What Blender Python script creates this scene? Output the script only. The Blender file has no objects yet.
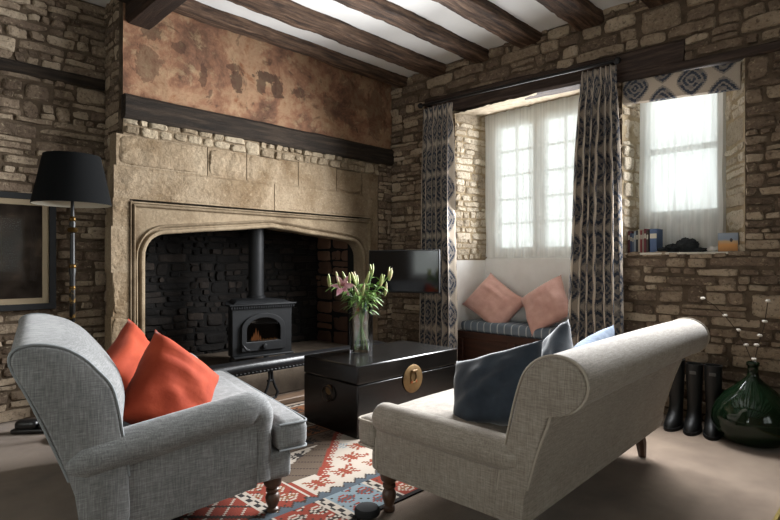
import bpy, bmesh, math, random
from mathutils import Vector, Matrix, noise
V = Vector
R = math.radians
rnd = random.Random(7)
C = bpy.context.scene.collection
SC = bpy.context.scene

# ------------------------------------------------------------------ helpers
def lin(h):
    h = h.lstrip('#')
    out = []
    for i in (0, 2, 4):
        c = int(h[i:i+2], 16) / 255
        out.append(c/12.92 if c <= .04045 else ((c+.055)/1.055)**2.4)
    return (*out, 1)

def nz(x, y, z, s=1.0):
    return noise.noise(V((x*s, y*s, z*s)))

class MB:
    def __init__(self): self.v = []; self.f = []; self.m = []; self.uv = {}
    def add(self, verts, faces, m=0):
        b = len(self.v)
        self.v += [tuple(p) for p in verts]
        for f in faces:
            self.f.append(tuple(b+i for i in f)); self.m.append(m)
        return b
    def box(self, x0, x1, y0, y1, z0, z1, m=0):
        self.add([(x0,y0,z0),(x1,y0,z0),(x1,y1,z0),(x0,y1,z0),(x0,y0,z1),(x1,y0,z1),(x1,y1,z1),(x0,y1,z1)],
                 [(0,3,2,1),(4,5,6,7),(0,1,5,4),(1,2,6,5),(2,3,7,6),(3,0,4,7)], m)
    def grid(self, fn, nu, nv, m=0, uvfn=None, closeu=False):
        b = len(self.v)
        cu = nu if closeu else nu+1
        for j in range(nv+1):
            for i in range(cu):
                self.v.append(tuple(fn(i/nu, j/nv)))
                if uvfn: self.uv[len(self.v)-1] = uvfn(i/nu, j/nv)
        for j in range(nv):
            for i in range(nu):
                i2 = (i+1) % cu
                self.f.append((b+j*cu+i, b+j*cu+i2, b+(j+1)*cu+i2, b+(j+1)*cu+i)); self.m.append(m)
        return b
    def tube(self, path, r, n=8, m=0, cap=True):
        path = [V(p) for p in path]
        rs = r if isinstance(r, (list, tuple)) else [r]*len(path)
        t0 = (path[1]-path[0]).normalized()
        ref = V((0,0,1)) if abs(t0.z) < .9 else V((1,0,0))
        a = t0.cross(ref).normalized()
        b0 = len(self.v)
        for k, p in enumerate(path):
            t = (path[min(k+1, len(path)-1)]-path[max(k-1, 0)]).normalized()
            a = (a - t*a.dot(t)).normalized(); bb = t.cross(a)
            for i in range(n):
                an = 2*math.pi*i/n
                self.v.append(tuple(p + (a*math.cos(an)+bb*math.sin(an))*rs[k]))
        for k in range(len(path)-1):
            for i in range(n):
                j = (i+1) % n
                self.f.append((b0+k*n+i, b0+k*n+j, b0+(k+1)*n+j, b0+(k+1)*n+i)); self.m.append(m)
        if cap:
            self.f.append(tuple(b0+i for i in reversed(range(n)))); self.m.append(m)
            e = b0+(len(path)-1)*n
            self.f.append(tuple(e+i for i in range(n))); self.m.append(m)
    def lathe(self, prof, n=24, c=(0,0,0), m=0, cap=True):
        b = len(self.v)
        for (r, z) in prof:
            for i in range(n):
                a = 2*math.pi*i/n
                self.v.append((c[0]+r*math.cos(a), c[1]+r*math.sin(a), c[2]+z))
        for k in range(len(prof)-1):
            for i in range(n):
                j = (i+1) % n
                self.f.append((b+k*n+i, b+k*n+j, b+(k+1)*n+j, b+(k+1)*n+i)); self.m.append(m)
        if cap:
            self.f.append(tuple(b+i for i in reversed(range(n)))); self.m.append(m)
            e = b+(len(prof)-1)*n
            self.f.append(tuple(e+i for i in range(n))); self.m.append(m)
    def rbox(self, c, s, r=.03, n=6, puff=(0,0,0), nr=0, ns=4, m=0):
        """rounded box of size s centred on c, faces puffed out, slight noise"""
        hx, hy, hz = s[0]/2, s[1]/2, s[2]/2
        r = min(r, hx*.98, hy*.98, hz*.98)
        idx = {}
        base = len(self.v)
        def steps(h):
            L = [-h + r*(1-math.cos(math.pi/2*k/3)) for k in range(4)]
            inner = max(1, n)
            L = L[:-1] + [-(h-r) + 2*(h-r)*k/inner for k in range(inner+1)] + [h - r*(1-math.cos(math.pi/2*(3-k)/3)) for k in range(1, 4)]
            return L
        X, Y, Z = steps(hx), steps(hy), steps(hz)
        nx, ny, nz_ = len(X)-1, len(Y)-1, len(Z)-1
        def vid(i, j, k):
            key = (i, j, k)
            if key in idx: return idx[key]
            p = V((X[i], Y[j], Z[k]))
            q = V((max(-hx+r, min(hx-r, p.x)), max(-hy+r, min(hy-r, p.y)), max(-hz+r, min(hz-r, p.z))))
            d = p-q
            if d.length > 1e-9: p = q + d.normalized()*r
            ux, uy, uz = p.x/hx, p.y/hy, p.z/hz
            p.x += puff[0]*ux*(1-uy*uy)*(1-uz*uz)
            p.y += puff[1]*uy*(1-ux*ux)*(1-uz*uz)
            p.z += puff[2]*uz*(1-ux**4)*(1-uy**4)
            w = V(c)+p
            if nr: w += noise.noise_vector(w*ns)*nr
            self.v.append(tuple(w)); idx[key] = len(self.v)-1
            return idx[key]
        def quad(a, b, cc, d): self.f.append((a,b,cc,d)); self.m.append(m)
        for i in range(nx):
            for j in range(ny):
                quad(vid(i,j,0), vid(i,j+1,0), vid(i+1,j+1,0), vid(i+1,j,0))
                quad(vid(i,j,nz_), vid(i+1,j,nz_), vid(i+1,j+1,nz_), vid(i,j+1,nz_))
        for i in range(nx):
            for k in range(nz_):
                quad(vid(i,0,k), vid(i+1,0,k), vid(i+1,0,k+1), vid(i,0,k+1))
                quad(vid(i,ny,k), vid(i,ny,k+1), vid(i+1,ny,k+1), vid(i+1,ny,k))
        for j in range(ny):
            for k in range(nz_):
                quad(vid(0,j,k), vid(0,j,k+1), vid(0,j+1,k+1), vid(0,j+1,k))
                quad(vid(nx,j,k), vid(nx,j+1,k), vid(nx,j+1,k+1), vid(nx,j,k+1))

def build(name, mb, mats, parent=None, smooth=True, ang=40, bevel=0, loc=None):
    me = bpy.data.meshes.new(name)
    me.from_pydata(mb.v, [], mb.f)
    if not isinstance(mats, (list, tuple)): mats = [mats]
    for m in mats: me.materials.append(m)
    if len(mats) > 1: me.polygons.foreach_set('material_index', mb.m)
    if mb.uv:
        L = me.uv_layers.new(name='UVMap')
        for lp in me.loops:
            L.data[lp.index].uv = mb.uv.get(lp.vertex_index, (0, 0))
    bm = bmesh.new(); bm.from_mesh(me)
    bmesh.ops.recalc_face_normals(bm, faces=bm.faces)
    bm.to_mesh(me); bm.free()
    if smooth:
        me.polygons.foreach_set('use_smooth', [True]*len(me.polygons))
        me.set_sharp_from_angle(angle=R(ang))
    me.update()
    o = bpy.data.objects.new(name, me); C.objects.link(o)
    if parent: o.parent = parent
    if loc: o.location = loc
    if bevel:
        b = o.modifiers.new('bevel', 'BEVEL'); b.width = bevel; b.segments = 2; b.limit_method = 'ANGLE'; b.angle_limit = R(40)
    return o

def tag(o, label, cat, group=None, kind=None):
    o['label'] = label; o['category'] = cat
    if group: o['group'] = group
    if kind: o['kind'] = kind
    return o

def thing(name, label, cat, loc=(0,0,0), rz=0, group=None, kind=None):
    o = bpy.data.objects.new(name, None); C.objects.link(o)
    o.empty_display_size = .1
    o.location = loc; o.rotation_euler = (0, 0, rz)
    return tag(o, label, cat, group, kind)

def copy_tree(o, parent=None):
    c = o.copy(); C.objects.link(c)
    if parent: c.parent = parent
    for ch in list(o.children): copy_tree(ch, c)
    return c

# ------------------------------------------------------------------ node helpers
class E:
    """tiny expression builder over math nodes"""
    def __init__(self, t, s): self.t = t; self.s = s
    def _op(self, op, *a):
        n = self.t.nodes.new('ShaderNodeMath'); n.operation = op
        for i, x in enumerate((self,)+a):
            if isinstance(x, E): self.t.links.new(x.s, n.inputs[i])
            else: n.inputs[i].default_value = x
        return E(self.t, n.outputs[0])
    def __add__(s, o): return s._op('ADD', o)
    def __sub__(s, o): return s._op('SUBTRACT', o)
    def __mul__(s, o): return s._op('MULTIPLY', o)
    def __truediv__(s, o): return s._op('DIVIDE', o)
    def abs(s): return s._op('ABSOLUTE')
    def floor(s): return s._op('FLOOR')
    def fract(s): return s._op('FRACT')
    def mod2(s): return s._op('FLOORED_MODULO', 2.0)
    def sin(s): return s._op('SINE')
    def pow(s, e): return s._op('POWER', e)
    def min(s, o): return s._op('MINIMUM', o)
    def max(s, o): return s._op('MAXIMUM', o)
    def gt(s, o): return s._op('GREATER_THAN', o)
    def lt(s, o): return s._op('LESS_THAN', o)

def newmat(name):
    m = bpy.data.materials.new(name); m.use_nodes = True
    t = m.node_tree
    return m, t, t.nodes['Principled BSDF']

def coords(t, kind='Object', stretch=(1,1,1)):
    tc = t.nodes.new('ShaderNodeTexCoord'); mp = t.nodes.new('ShaderNodeMapping')
    mp.inputs['Scale'].default_value = stretch
    t.links.new(tc.outputs[kind], mp.inputs['Vector'])
    return mp.outputs['Vector']

def noise_node(t, vec, scale, detail=5, rough=.6, dist=0):
    n = t.nodes.new('ShaderNodeTexNoise')
    n.inputs['Scale'].default_value = scale; n.inputs['Detail'].default_value = detail
    n.inputs['Roughness'].default_value = rough; n.inputs['Distortion'].default_value = dist
    t.links.new(vec, n.inputs['Vector'])
    return n.outputs['Fac']

def ramp(t, fac, cols):
    r = t.nodes.new('ShaderNodeValToRGB'); e = r.color_ramp.elements
    while len(e) > 1: e.remove(e[-1])
    e[0].position = cols[0][0]; e[0].color = lin(cols[0][1])
    for p, h in cols[1:]:
        q = e.new(p); q.color = lin(h)
    t.links.new(fac, r.inputs['Fac'])
    return r.outputs['Color']

def mixc(t, fac, a, b, mode='MIX'):
    n = t.nodes.new('ShaderNodeMix'); n.data_type = 'RGBA'; n.blend_type = mode
    if hasattr(fac, 'links') or hasattr(fac, 'node'): t.links.new(fac, n.inputs[0])
    else: n.inputs[0].default_value = fac
    for k, x in ((6, a), (7, b)):
        if isinstance(x, str): n.inputs[k].default_value = lin(x)
        else: t.links.new(x, n.inputs[k])
    return n.outputs[2]

def bump(t, bsdf, h, strength=.4, dist=.01):
    b = t.nodes.new('ShaderNodeBump'); b.inputs['Strength'].default_value = strength; b.inputs['Distance'].default_value = dist
    t.links.new(h, b.inputs['Height']); t.links.new(b.outputs['Normal'], bsdf.inputs['Normal'])

def M(name, cols, scale=6, rough=.7, bs=0, bscale=None, bdist=.005, stretch=(1,1,1), island=0, detail=6, metal=0, spec=.4, dist=0, coat=0, sheen=0, pits=0):
    m, t, b = newmat(name)
    b.inputs['Roughness'].default_value = rough; b.inputs['Metallic'].default_value = metal
    b.inputs['Specular IOR Level'].default_value = spec
    if coat: b.inputs['Coat Weight'].default_value = coat; b.inputs['Coat Roughness'].default_value = .12
    if sheen: b.inputs['Sheen Weight'].default_value = sheen; b.inputs['Sheen Roughness'].default_value = .4
    if isinstance(cols, str): cols = [(0, cols), (1, cols)]
    vec = coords(t, 'Object', stretch)
    f = noise_node(t, vec, scale, detail, dist=dist)
    fac = f
    if island:
        g = t.nodes.new('ShaderNodeNewGeometry')
        e = E(t, f)*(1-island) + E(t, g.outputs['Random Per Island'])*island
        fac = e.s
    colr = ramp(t, fac, cols)
    if pits:
        # weathering: dark pits and pale lime flecks with their own shapes
        pn = noise_node(t, vec, 42, 5, .7); k = ((E(t, pn)-.53)*5.0).max(0.0).min(pits)
        colr = mixc(t, k.s, colr, '#3b3026')
        pn2 = noise_node(t, coords(t, 'Object', (1.3, 1.1, 1.7)), 26, 5, .7); k = ((E(t, pn2)-.56)*5.0).max(0.0).min(pits)
        colr = mixc(t, k.s, colr, '#b9a98d')
    t.links.new(colr, b.inputs['Base Color'])
    if bs:
        h = noise_node(t, vec, bscale or scale*3, 6, .65)
        bump(t, b, h, bs, bdist)
    return m

def fabric(name, cols, slub=1.0, sheen=.2, bs=.35):
    """woven linen: crossed stretched noise"""
    m, t, b = newmat(name)
    b.inputs['Roughness'].default_value = .9; b.inputs['Specular IOR Level'].default_value = .15
    b.inputs['Sheen Weight'].default_value = sheen
    a1 = noise_node(t, coords(t, 'Object', (22, 22, 260)), 1, 3)
    a2 = noise_node(t, coords(t, 'Object', (240, 240, 18)), 1, 3)
    big = noise_node(t, coords(t), 5, 3)
    e = (E(t, a1)+E(t, a2))*(.42*slub) + E(t, big)*(1-.84*slub)
    t.links.new(ramp(t, e.s, cols), b.inputs['Base Color'])
    h = (E(t, a1)+E(t, a2))*.5
    bump(t, b, h.s, bs, .003)
    return m

def ikat(name, w=.125, hgt=.30):
    """taupe curtain cloth with navy medallions, on the cloth's own UVs (metres)"""
    m, t, b = newmat(name)
    b.inputs['Roughness'].default_value = .9; b.inputs['Specular IOR Level'].default_value = .1
    uv = t.nodes.new('ShaderNodeUVMap')
    sp = t.nodes.new('ShaderNodeSeparateXYZ'); t.links.new(uv.outputs['UV'], sp.inputs[0])
    nn = noise_node(t, uv.outputs['UV'], 60, 3)
    U = E(t, sp.outputs['X'])/w + (E(t, nn)-.5)*.05
    W = E(t, sp.outputs['Y'])/hgt + (E(t, nn)-.5)*.03
    col = U.floor()
    W2 = W + col.mod2()*.5
    fx = (U.fract()-.5).abs()*2.0
    fy = (W2.fract()-.5).abs()*2.0
    tri = ((W2*18.0).fract()-.5).abs()*.16
    r = (fx*.86+tri).pow(1.35) + (fy*1.02).pow(1.25)
    r = r.pow(.72)
    inside = r.lt(.98)
    rings = ((r*22.0).sin()).gt(.35)
    dots = ((U*9.0).sin()*(W*22.0).sin()).gt(.35)
    light = rings.max(dots*.7)
    dark = inside*(E(t, light.s)*-.5+1.0)
    cloth = ramp(t, noise_node(t, uv.outputs['UV'], 250, 2), [(.3, '#b0a394'), (.7, '#c2b6a7')])
    navy = ramp(t, noise_node(t, uv.outputs['UV'], 40, 3), [(.3, '#363a43'), (.7, '#545964')])
    t.links.new(mixc(t, dark.s, cloth, navy), b.inputs['Base Color'])
    # a little daylight comes through the weave
    tr = t.nodes.new('ShaderNodeBsdfTranslucent'); mx = t.nodes.new('ShaderNodeMixShader'); mx.inputs[0].default_value = .22
    t.links.new(mixc(t, dark.s, cloth, navy), tr.inputs['Color'])
    t.links.new(b.outputs[0], mx.inputs[1]); t.links.new(tr.outputs[0], mx.inputs[2])
    t.links.new(mx.outputs[0], t.nodes['Material Output'].inputs['Surface'])
    return m

def thin_glass(name, tint='#ffffff', refl=.5, rough=.02, c0=.03):
    m, t, b = newmat(name)
    t.nodes.remove(b)
    tr = t.nodes.new('ShaderNodeBsdfTransparent'); tr.inputs['Color'].default_value = lin(tint)
    gl = t.nodes.new('ShaderNodeBsdfGlossy'); gl.inputs['Roughness'].default_value = rough
    lw = t.nodes.new('ShaderNodeLayerWeight'); lw.inputs['Blend'].default_value = .35
    e = E(t, lw.outputs['Fresnel'])*refl + c0
    mx = t.nodes.new('ShaderNodeMixShader'); t.links.new(e.s, mx.inputs[0])
    t.links.new(tr.outputs[0], mx.inputs[1]); t.links.new(gl.outputs[0], mx.inputs[2])
    t.links.new(mx.outputs[0], t.nodes['Material Output'].inputs['Surface'])
    return m

def net_mat(name, open_=.45):
    m, t, b = newmat(name)
    t.nodes.remove(b)
    tr = t.nodes.new('ShaderNodeBsdfTransparent')
    tl = t.nodes.new('ShaderNodeBsdfTranslucent'); tl.inputs['Color'].default_value = lin('#f4f4f2')
    df = t.nodes.new('ShaderNodeBsdfDiffuse'); df.inputs['Color'].default_value = lin('#f4f4f2')
    m1 = t.nodes.new('ShaderNodeMixShader'); m1.inputs[0].default_value = .45
    t.links.new(tl.outputs[0], m1.inputs[1]); t.links.new(df.outputs[0], m1.inputs[2])
    f = noise_node(t, coords(t, 'Object', (1, 60, 1.2)), 1, 2)
    e = (E(t, f)-.5)*.5 + (1-open_)
    m2 = t.nodes.new('ShaderNodeMixShader'); t.links.new(e.s, m2.inputs[0])
    t.links.new(tr.outputs[0], m2.inputs[1]); t.links.new(m1.outputs[0], m2.inputs[2])
    t.links.new(m2.outputs[0], t.nodes['Material Output'].inputs['Surface'])
    return m

def emit(name, col, s):
    m, t, b = newmat(name)
    b.inputs['Base Color'].default_value = (0,0,0,1)
    b.inputs['Emission Color'].default_value = lin(col); b.inputs['Emission Strength'].default_value = s
    return m

# ------------------------------------------------------------------ materials
STONE = M('rubble_stone', [(.15,'#5d4e3c'),(.38,'#80705a'),(.55,'#978770'),(.72,'#a8987f'),(.9,'#b5a68d')], 9, .92, .8, 34, .012, island=.45, spec=.2)
STONE_BRIGHT = M('pale_rubble', [(.15,'#8f8270'),(.45,'#b4a793'),(.85,'#d2c7b4')], 9, .92, 1, 30, .02, island=.45, spec=.2, pits=.45)  # paler rubble than the brown walls, used on the window reveals
STONE_BROWN = M('brown_rubble', [(.2,'#574a3e'),(.4,'#766556'),(.55,'#8f7e6b'),(.7,'#a5947f'),(.88,'#bbab96')], 9, .92, 1, 30, .02, island=.5, spec=.2, pits=.6)
SOOT = M('sooted_stone', [(.2,'#0c0a09'),(.5,'#1a1613'),(.75,'#2d2621'),(.95,'#483e35')], 9, .85, .8, 30, .012, island=.5, spec=.3)
SOOT_M = M('sooted_mortar', '#100e0c', 8, .95, .6, 40, .01)
REDST = M('reddish_hearth_stone', [(.2,'#3a2a22'),(.6,'#664a3b'),(.9,'#80604c')], 7, .9, .7, 30, .01, island=.5)
MORTAR = M('earth_mortar', [(.3,'#4a3e33'),(.7,'#6b5d4e')], 14, .97, .8, 50, .012, spec=.1)
MORTAR_L = M('lime_mortar', [(.3,'#8d7c63'),(.7,'#a99a80')], 14, .97, .8, 50, .012, spec=.1)
LIME = M('limestone', [(.25,'#5f4f3d'),(.42,'#7b6b56'),(.58,'#8c7c66'),(.8,'#9d8e78')], 3.0, .9, .7, 24, .010, detail=9, spec=.2, dist=.6, pits=.15)
LIMEB = M('limestone_blocks', [(.25,'#563f2b'),(.40,'#75624b'),(.54,'#8a7963'),(.78,'#9f907a')], 2.2, .9, .9, 14, .025, island=.15, detail=9, spec=.2, dist=.8, pits=.22)
WHITE = M('white_plaster', [(.3,'#e4e2de'),(.7,'#eeedea')], 5, .9, .15, 30, .004)
CEIL = M('ceiling_plaster', [(.3,'#d9d8d5'),(.7,'#e3e2e0')], 3, .95, .15, 12, .004)
OAK = M('dark_oak', [(.25,'#1b130e'),(.42,'#3d2d22'),(.56,'#5e4838'),(.75,'#8a705b')], 2.4, .75, .9, 9, .02, stretch=(1.2,14,14), detail=8, spec=.3)
OAKY = M('dark_oak_lengthwise', [(.2,'#17110d'),(.5,'#2c2019'),(.85,'#4a382c')], 2.2, .75, .6, 9, .01, stretch=(14,1.2,14), detail=8, spec=.3)
OAKL = M('lintel_oak', [(.2,'#1c1613'),(.5,'#3a2e28'),(.85,'#68574c')], 2.2, .75, .6, 9, .01, stretch=(14,1.2,14), detail=8, spec=.3)
OAKB = M('black_oak', [(.25,'#120f0c'),(.5,'#2c241d'),(.75,'#4b3e32')], 2.2, .85, .9, 9, .02, stretch=(1.2,14,14), detail=8, spec=.3)
CARPET = M('carpet', [(.3,'#75665a'),(.7,'#8d7d6e')], 4, 1, .7, 260, .004, spec=.05, sheen=.2)
GREYF = fabric('grey_linen', [(.36,'#606161'),(.5,'#7b7c7c'),(.64,'#979797')], 1.0)
OATF = fabric('oatmeal_linen', [(.36,'#786f65'),(.5,'#91887d'),(.64,'#a79f94')], 1.0)
PIPE_G = M('grey_piping', '#84888a', 60, .9)
PIPE_O = M('oatmeal_piping', '#a69d90', 60, .9)
LEG = M('turned_walnut', [(.3,'#35241a'),(.7,'#5c4130')], 4, .45, .1, 30, stretch=(6,6,1), spec=.5)
ORANGE = M('orange_velvet', [(.3,'#8a3421'),(.7,'#a6472e')], 7, .8, .2, 16, .01, sheen=.08, spec=.1)
NAVY = M('navy_velvet', [(.3,'#272e37'),(.7,'#38414b')], 7, .85, .2, 16, .01, sheen=.5, spec=.1)
SKYB = M('pale_blue_linen', [(.3,'#5a6a80'),(.7,'#74849a')], 30, .9, .2, 60)
PINK = M('dusty_pink_linen', [(.3,'#c3968a'),(.7,'#d6aca0')], 9, .9, .3, 24, .008, sheen=.3, spec=.1)
GREYC = M('grey_cushion_cloth', '#9b9c9b', 30, .9, .2, 60)
LACQ = M('black_lacquer', [(.3,'#050505'),(.62,'#0a0a09'),(.8,'#151311')], 7, .25, .12, 25, .003, spec=.5, stretch=(1,6,6), detail=8)
LACQT = M('worn_black_lacquer', [(.3,'#090908'),(.6,'#11100f'),(.8,'#2b2825')], 5, .22, .12, 25, .003, spec=.45, stretch=(1,9,1), detail=9)
BRASS = M('aged_brass', [(.3,'#57442c'),(.7,'#866b45')], 12, .5, .3, 30, .003, metal=.6)
GOLD = M('gilt', [(.3,'#3a2b12'),(.7,'#5f4722')], 20, .35, .1, 30, metal=.8)
BLACK = M('black_paint', '#111010', 10, .45)
BLACKM = M('matte_black', '#131314', 10, .8)
IRON = M('cast_iron', [(.3,'#111213'),(.7,'#1c1d1f')], 10, .55, .15, 60, .002, spec=.25)
LEATH = M('black_leather', [(.3,'#0f0f10'),(.7,'#1c1c1e')], 20, .33, .25, 90, .002, spec=.55)
SCREEN = M('tv_screen', '#06070a', 5, .07, spec=.35)
SHADE = M('black_card_shade', '#0d0e0f', 40, .9, .1, 200, .001, spec=.1)
SHADE_IN = M('shade_lining', '#cfc9b8', 20, .9)
FRAMEW = M('white_frame_paint', '#dcdcda', 6, .5)
FRAMEG = M('grey_frame_paint', '#a9a49b', 6, .6)
BLIND = ikat('blind_cloth', .20, .27)
IKAT = ikat('curtain_cloth', .165, .31)
NET = net_mat('net_voile', .16)
PANE = thin_glass('window_glass', '#f6faf8', .4)
VGLASS = thin_glass('vase_glass', '#fbfdfc', .9)
WATER = thin_glass('vase_water', '#f4f8f6', .6)
STOVEG = thin_glass('stove_glass', '#8a8078', .5)
PICG = thin_glass('picture_glass', '#f0f0f0', .0, c0=.004)
GREEN = M('lily_leaf', [(.3,'#3f5d2b'),(.7,'#6a8a3d')], 14, .5, .1, 40)
STEMG = M('lily_stem_green', [(.3,'#4d6a35'),(.7,'#6f8a4a')], 14, .5)
BUD = M('lily_bud', [(.3,'#66763e'),(.5,'#8b945a'),(.68,'#b08f7f')], 14, .55)
PETAL = M('lily_petal', [(.3,'#8f4a5a'),(.55,'#c0909a'),(.85,'#dccac6')], 22, .55)
BOOTM = M('wellington_rubber', [(.3,'#0b0c0c'),(.7,'#151616')], 10, .5, spec=.4)
DWOOD = M('mahogany', [(.3,'#2b1a13'),(.6,'#45291d'),(.85,'#5c3a2a')], 3, .45, .15, 14, .004, stretch=(10,1,10), spec=.45)
EMBER = emit('flame', '#e09a66', .45)
HEARTH = M('hearth_stone', [(.3,'#4b4036'),(.7,'#6e6152')], 5, .85, .5, 30)

# ------------------------------------------------------------------ dimensions
XW, YF, YA, ZC = 4.30, 4.28, 4.64, 3.2       # window wall, fireplace wall, alcove wall, ceiling
XB, YB = -2.3, -2.3                            # walls behind the camera

# ------------------------------------------------------------------ masonry
def frame_pt(O, U, N, u, z, h): return V(O) + V(U)*u + V((0,0,1))*z + V(N)*h

def stone(mb, O, U, N, u0, u1, z0, z1, seed, prot=.02, m=0, nu=9, nv=6, gap=.0015, jit=.15, rough=.011):
    r = random.Random(seed)
    w, h = u1-u0, z1-z0
    j = min(h, w)*jit
    cs = [(u0+gap+r.uniform(0,j), z0+gap+r.uniform(0,j)*.6), (u1-gap-r.uniform(0,j), z0+gap+r.uniform(0,j)*.6),
          (u1-gap-r.uniform(0,j), z1-gap-r.uniform(0,j)*.6), (u0+gap+r.uniform(0,j), z1-gap-r.uniform(0,j)*.6)]
    p = prot*r.uniform(.5, 1.3); tu, tz = r.uniform(-.35,.35)*p, r.uniform(-.35,.35)*p
    off = r.uniform(0, 100)
    asp = max(w/h, .6)
    def fn(a, b):
        # cosine spacing puts more vertices by the edges
        s, t = -math.cos(math.pi*a), -math.cos(math.pi*b)
        k = .20
        ss, tt = s*math.sqrt(max(0, 1-k*t*t*.9/asp)), t*math.sqrt(max(0, 1-k*s*s*s*s))
        A, B = (ss+1)/2, (tt+1)/2
        u = (cs[0][0]*(1-A)+cs[1][0]*A)*(1-B) + (cs[3][0]*(1-A)+cs[2][0]*A)*B
        z = (cs[0][1]*(1-A)+cs[1][1]*A)*(1-B) + (cs[3][1]*(1-A)+cs[2][1]*A)*B
        e = (1-abs(s)**9)*(1-abs(t)**7)
        n1 = nz(u+off, z, seed*.37, 11); n2 = nz(u, z+off, seed*.73, 30)
        hh = -.004 + (p + tu*s + tz*t)*min(1, e*1.6) + rough*(n1+.6*n2)*min(1, e*2)
        u += .009*n2+.006*n1; z += .007*n1+.004*n2
        return frame_pt(O, U, N, u, z, hh)
    mb.grid(fn, nu, nv, m)

def masonry(mb, O, U, N, W, H, holes=(), seed=1, hmin=.038, hmax=.105, wmax=.42, prot=.02, ms=0, mm=1, u_start=0, z_start=0, thick=.12, backing=True, gap=.0015):
    r = random.Random(seed)
    zb = sorted({z_start, H, *[min(max(h[2], z_start), H) for h in holes], *[min(max(h[3], z_start), H) for h in holes]})
    ub = sorted({u_start, W, *[min(max(h[0], u_start), W) for h in holes], *[min(max(h[1], u_start), W) for h in holes]})
    if backing:
        for a, b in zip(ub, ub[1:]):
            for c, d in zip(zb, zb[1:]):
                uc, zc = (a+b)/2, (c+d)/2
                if any(h[0] < uc < h[1] and h[2] < zc < h[3] for h in holes): continue
                P = [frame_pt(O, U, N, *q) for q in ((a,c,0),(b,c,0),(b,d,0),(a,d,0),(a,c,-thick),(b,c,-thick),(b,d,-thick),(a,d,-thick))]
                mb.add(P, [(0,1,2,3),(4,7,6,5),(0,4,5,1),(1,5,6,2),(2,6,7,3),(3,7,4,0)], mm)
    sd = seed*1000
    for c, d in zip(zb, zb[1:]):
        if d-c < .02: continue
        rows = [c]
        while rows[-1] < d-1e-6:
            h = r.choice([r.uniform(hmin, hmax), r.uniform(hmin, (hmin+hmax)/2)])
            z = rows[-1]
            if d-(z+h) < hmin: h = d-z
            rows.append(min(d, z+h))
        taken = []
        for ri, (z, z2) in enumerate(zip(rows, rows[1:])):
            zc = (z+z2)/2
            top = rows[ri+2] if ri+2 < len(rows) else None
            cuts = [(max(h_[0], u_start), min(h_[1], W)) for h_ in holes if h_[2] < zc < h_[3]] + taken
            cuts.sort(); taken = []
            cur = u_start; spans = []
            for a, b in cuts:
                if a > cur+.001: spans.append((cur, a))
                cur = max(cur, b)
            if cur < W: spans.append((cur, W))
            for a, b in spans:
                u = a
                while u < b-1e-6:
                    w = min(wmax, (z2-z)*r.choice([r.uniform(1.0, 2.0), r.uniform(1.8, 5.5)]))
                    w = max(w, .06)
                    if b-(u+w) < .07: w = b-u
                    u2 = min(b, u+w)
                    sd += 1
                    hh = z2-z
                    wob = lambda q: .022*nz(q, z*3, seed, 2.2)
                    z_, z2_ = z+wob(u), z2+wob(u)
                    if top and u2-u > .1 and top-z < .24 and r.random() < .09:
                        stone(mb, O, U, N, u, u2, z_, top+wob(u)*.5, sd, prot, ms, nv=9, gap=gap); taken.append((u, u2))
                    elif hh > .085 and r.random() < .2:
                        zm = z+hh*r.uniform(.38,.62)
                        stone(mb, O, U, N, u, u2, z_, zm, sd, prot, ms, gap=gap); sd += 1
                        stone(mb, O, U, N, u, u2, zm, z2_, sd, prot, ms, gap=gap)
                    else:
                        stone(mb, O, U, N, u, u2, z_+r.uniform(-.006,.006), z2_+r.uniform(-.006,.006), sd, prot, ms, gap=gap)
                    u = u2

def tri_rough_box(mb, p0, p1, w, h, nseg=40, amp=.012, m=0, up=V((0,0,1)), sc=2.0):
    """timber with wandering edges: rounded rectangle section swept from p0 to p1 (centre of section)"""
    p0, p1 = V(p0), V(p1); t = (p1-p0).normalized(); s = t.cross(up).normalized(); u2 = s.cross(t)
    sec = []
    ch = min(w, h)*.12
    for (a, b) in ((-1,-1),(1,-1),(1,1),(-1,1)):
        pass
    W2, H2 = w/2, h/2
    sec = [(-W2+ch,-H2),(-W2/3,-H2),(W2/3,-H2),(W2-ch,-H2),(W2,-H2+ch),(W2,0),(W2,H2-ch),(W2-ch,H2),(0,H2),(-W2+ch,H2),(-W2,H2-ch),(-W2,0),(-W2,-H2+ch)]
    n = len(sec); b = len(mb.v)
    for k in range(nseg+1):
        c = p0.lerp(p1, k/nseg)
        for (x, y) in sec:
            q = c + s*x + u2*y
            q += noise.noise_vector(q*sc)*amp + noise.noise_vector(q*sc*5)*amp*.45
            mb.v.append(tuple(q))
    for k in range(nseg):
        for i in range(n):
            j = (i+1) % n
            mb.f.append((b+k*n+i, b+k*n+j, b+(k+1)*n+j, b+(k+1)*n+i)); mb.m.append(m)
    mb.f.append(tuple(b+i for i in range(n))); mb.m.append(m)
    e = b+nseg*n
    mb.f.append(tuple(e+i for i in reversed(range(n)))); mb.m.append(m)

def struct(name, mb, mats, label, cat, **k):
    return tag(build(name, mb, mats, **k), label, cat, kind='structure')

# ------------------------------------------------------------------ room shell
mb = MB(); mb.box(XB-.1, XW+.6, YB-.1, 5.4, -.12, 0)
struct('floor', mb, CARPET, 'brown carpeted floor running under the sofas and rug', 'floor', smooth=False)
mb = MB(); mb.box(XB-.1, XW+.12, YB-.1, YA+.12, ZC, ZC+.1)
struct('ceiling', mb, CEIL, 'white plaster ceiling seen between the dark joists', 'ceiling', smooth=False)

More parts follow.
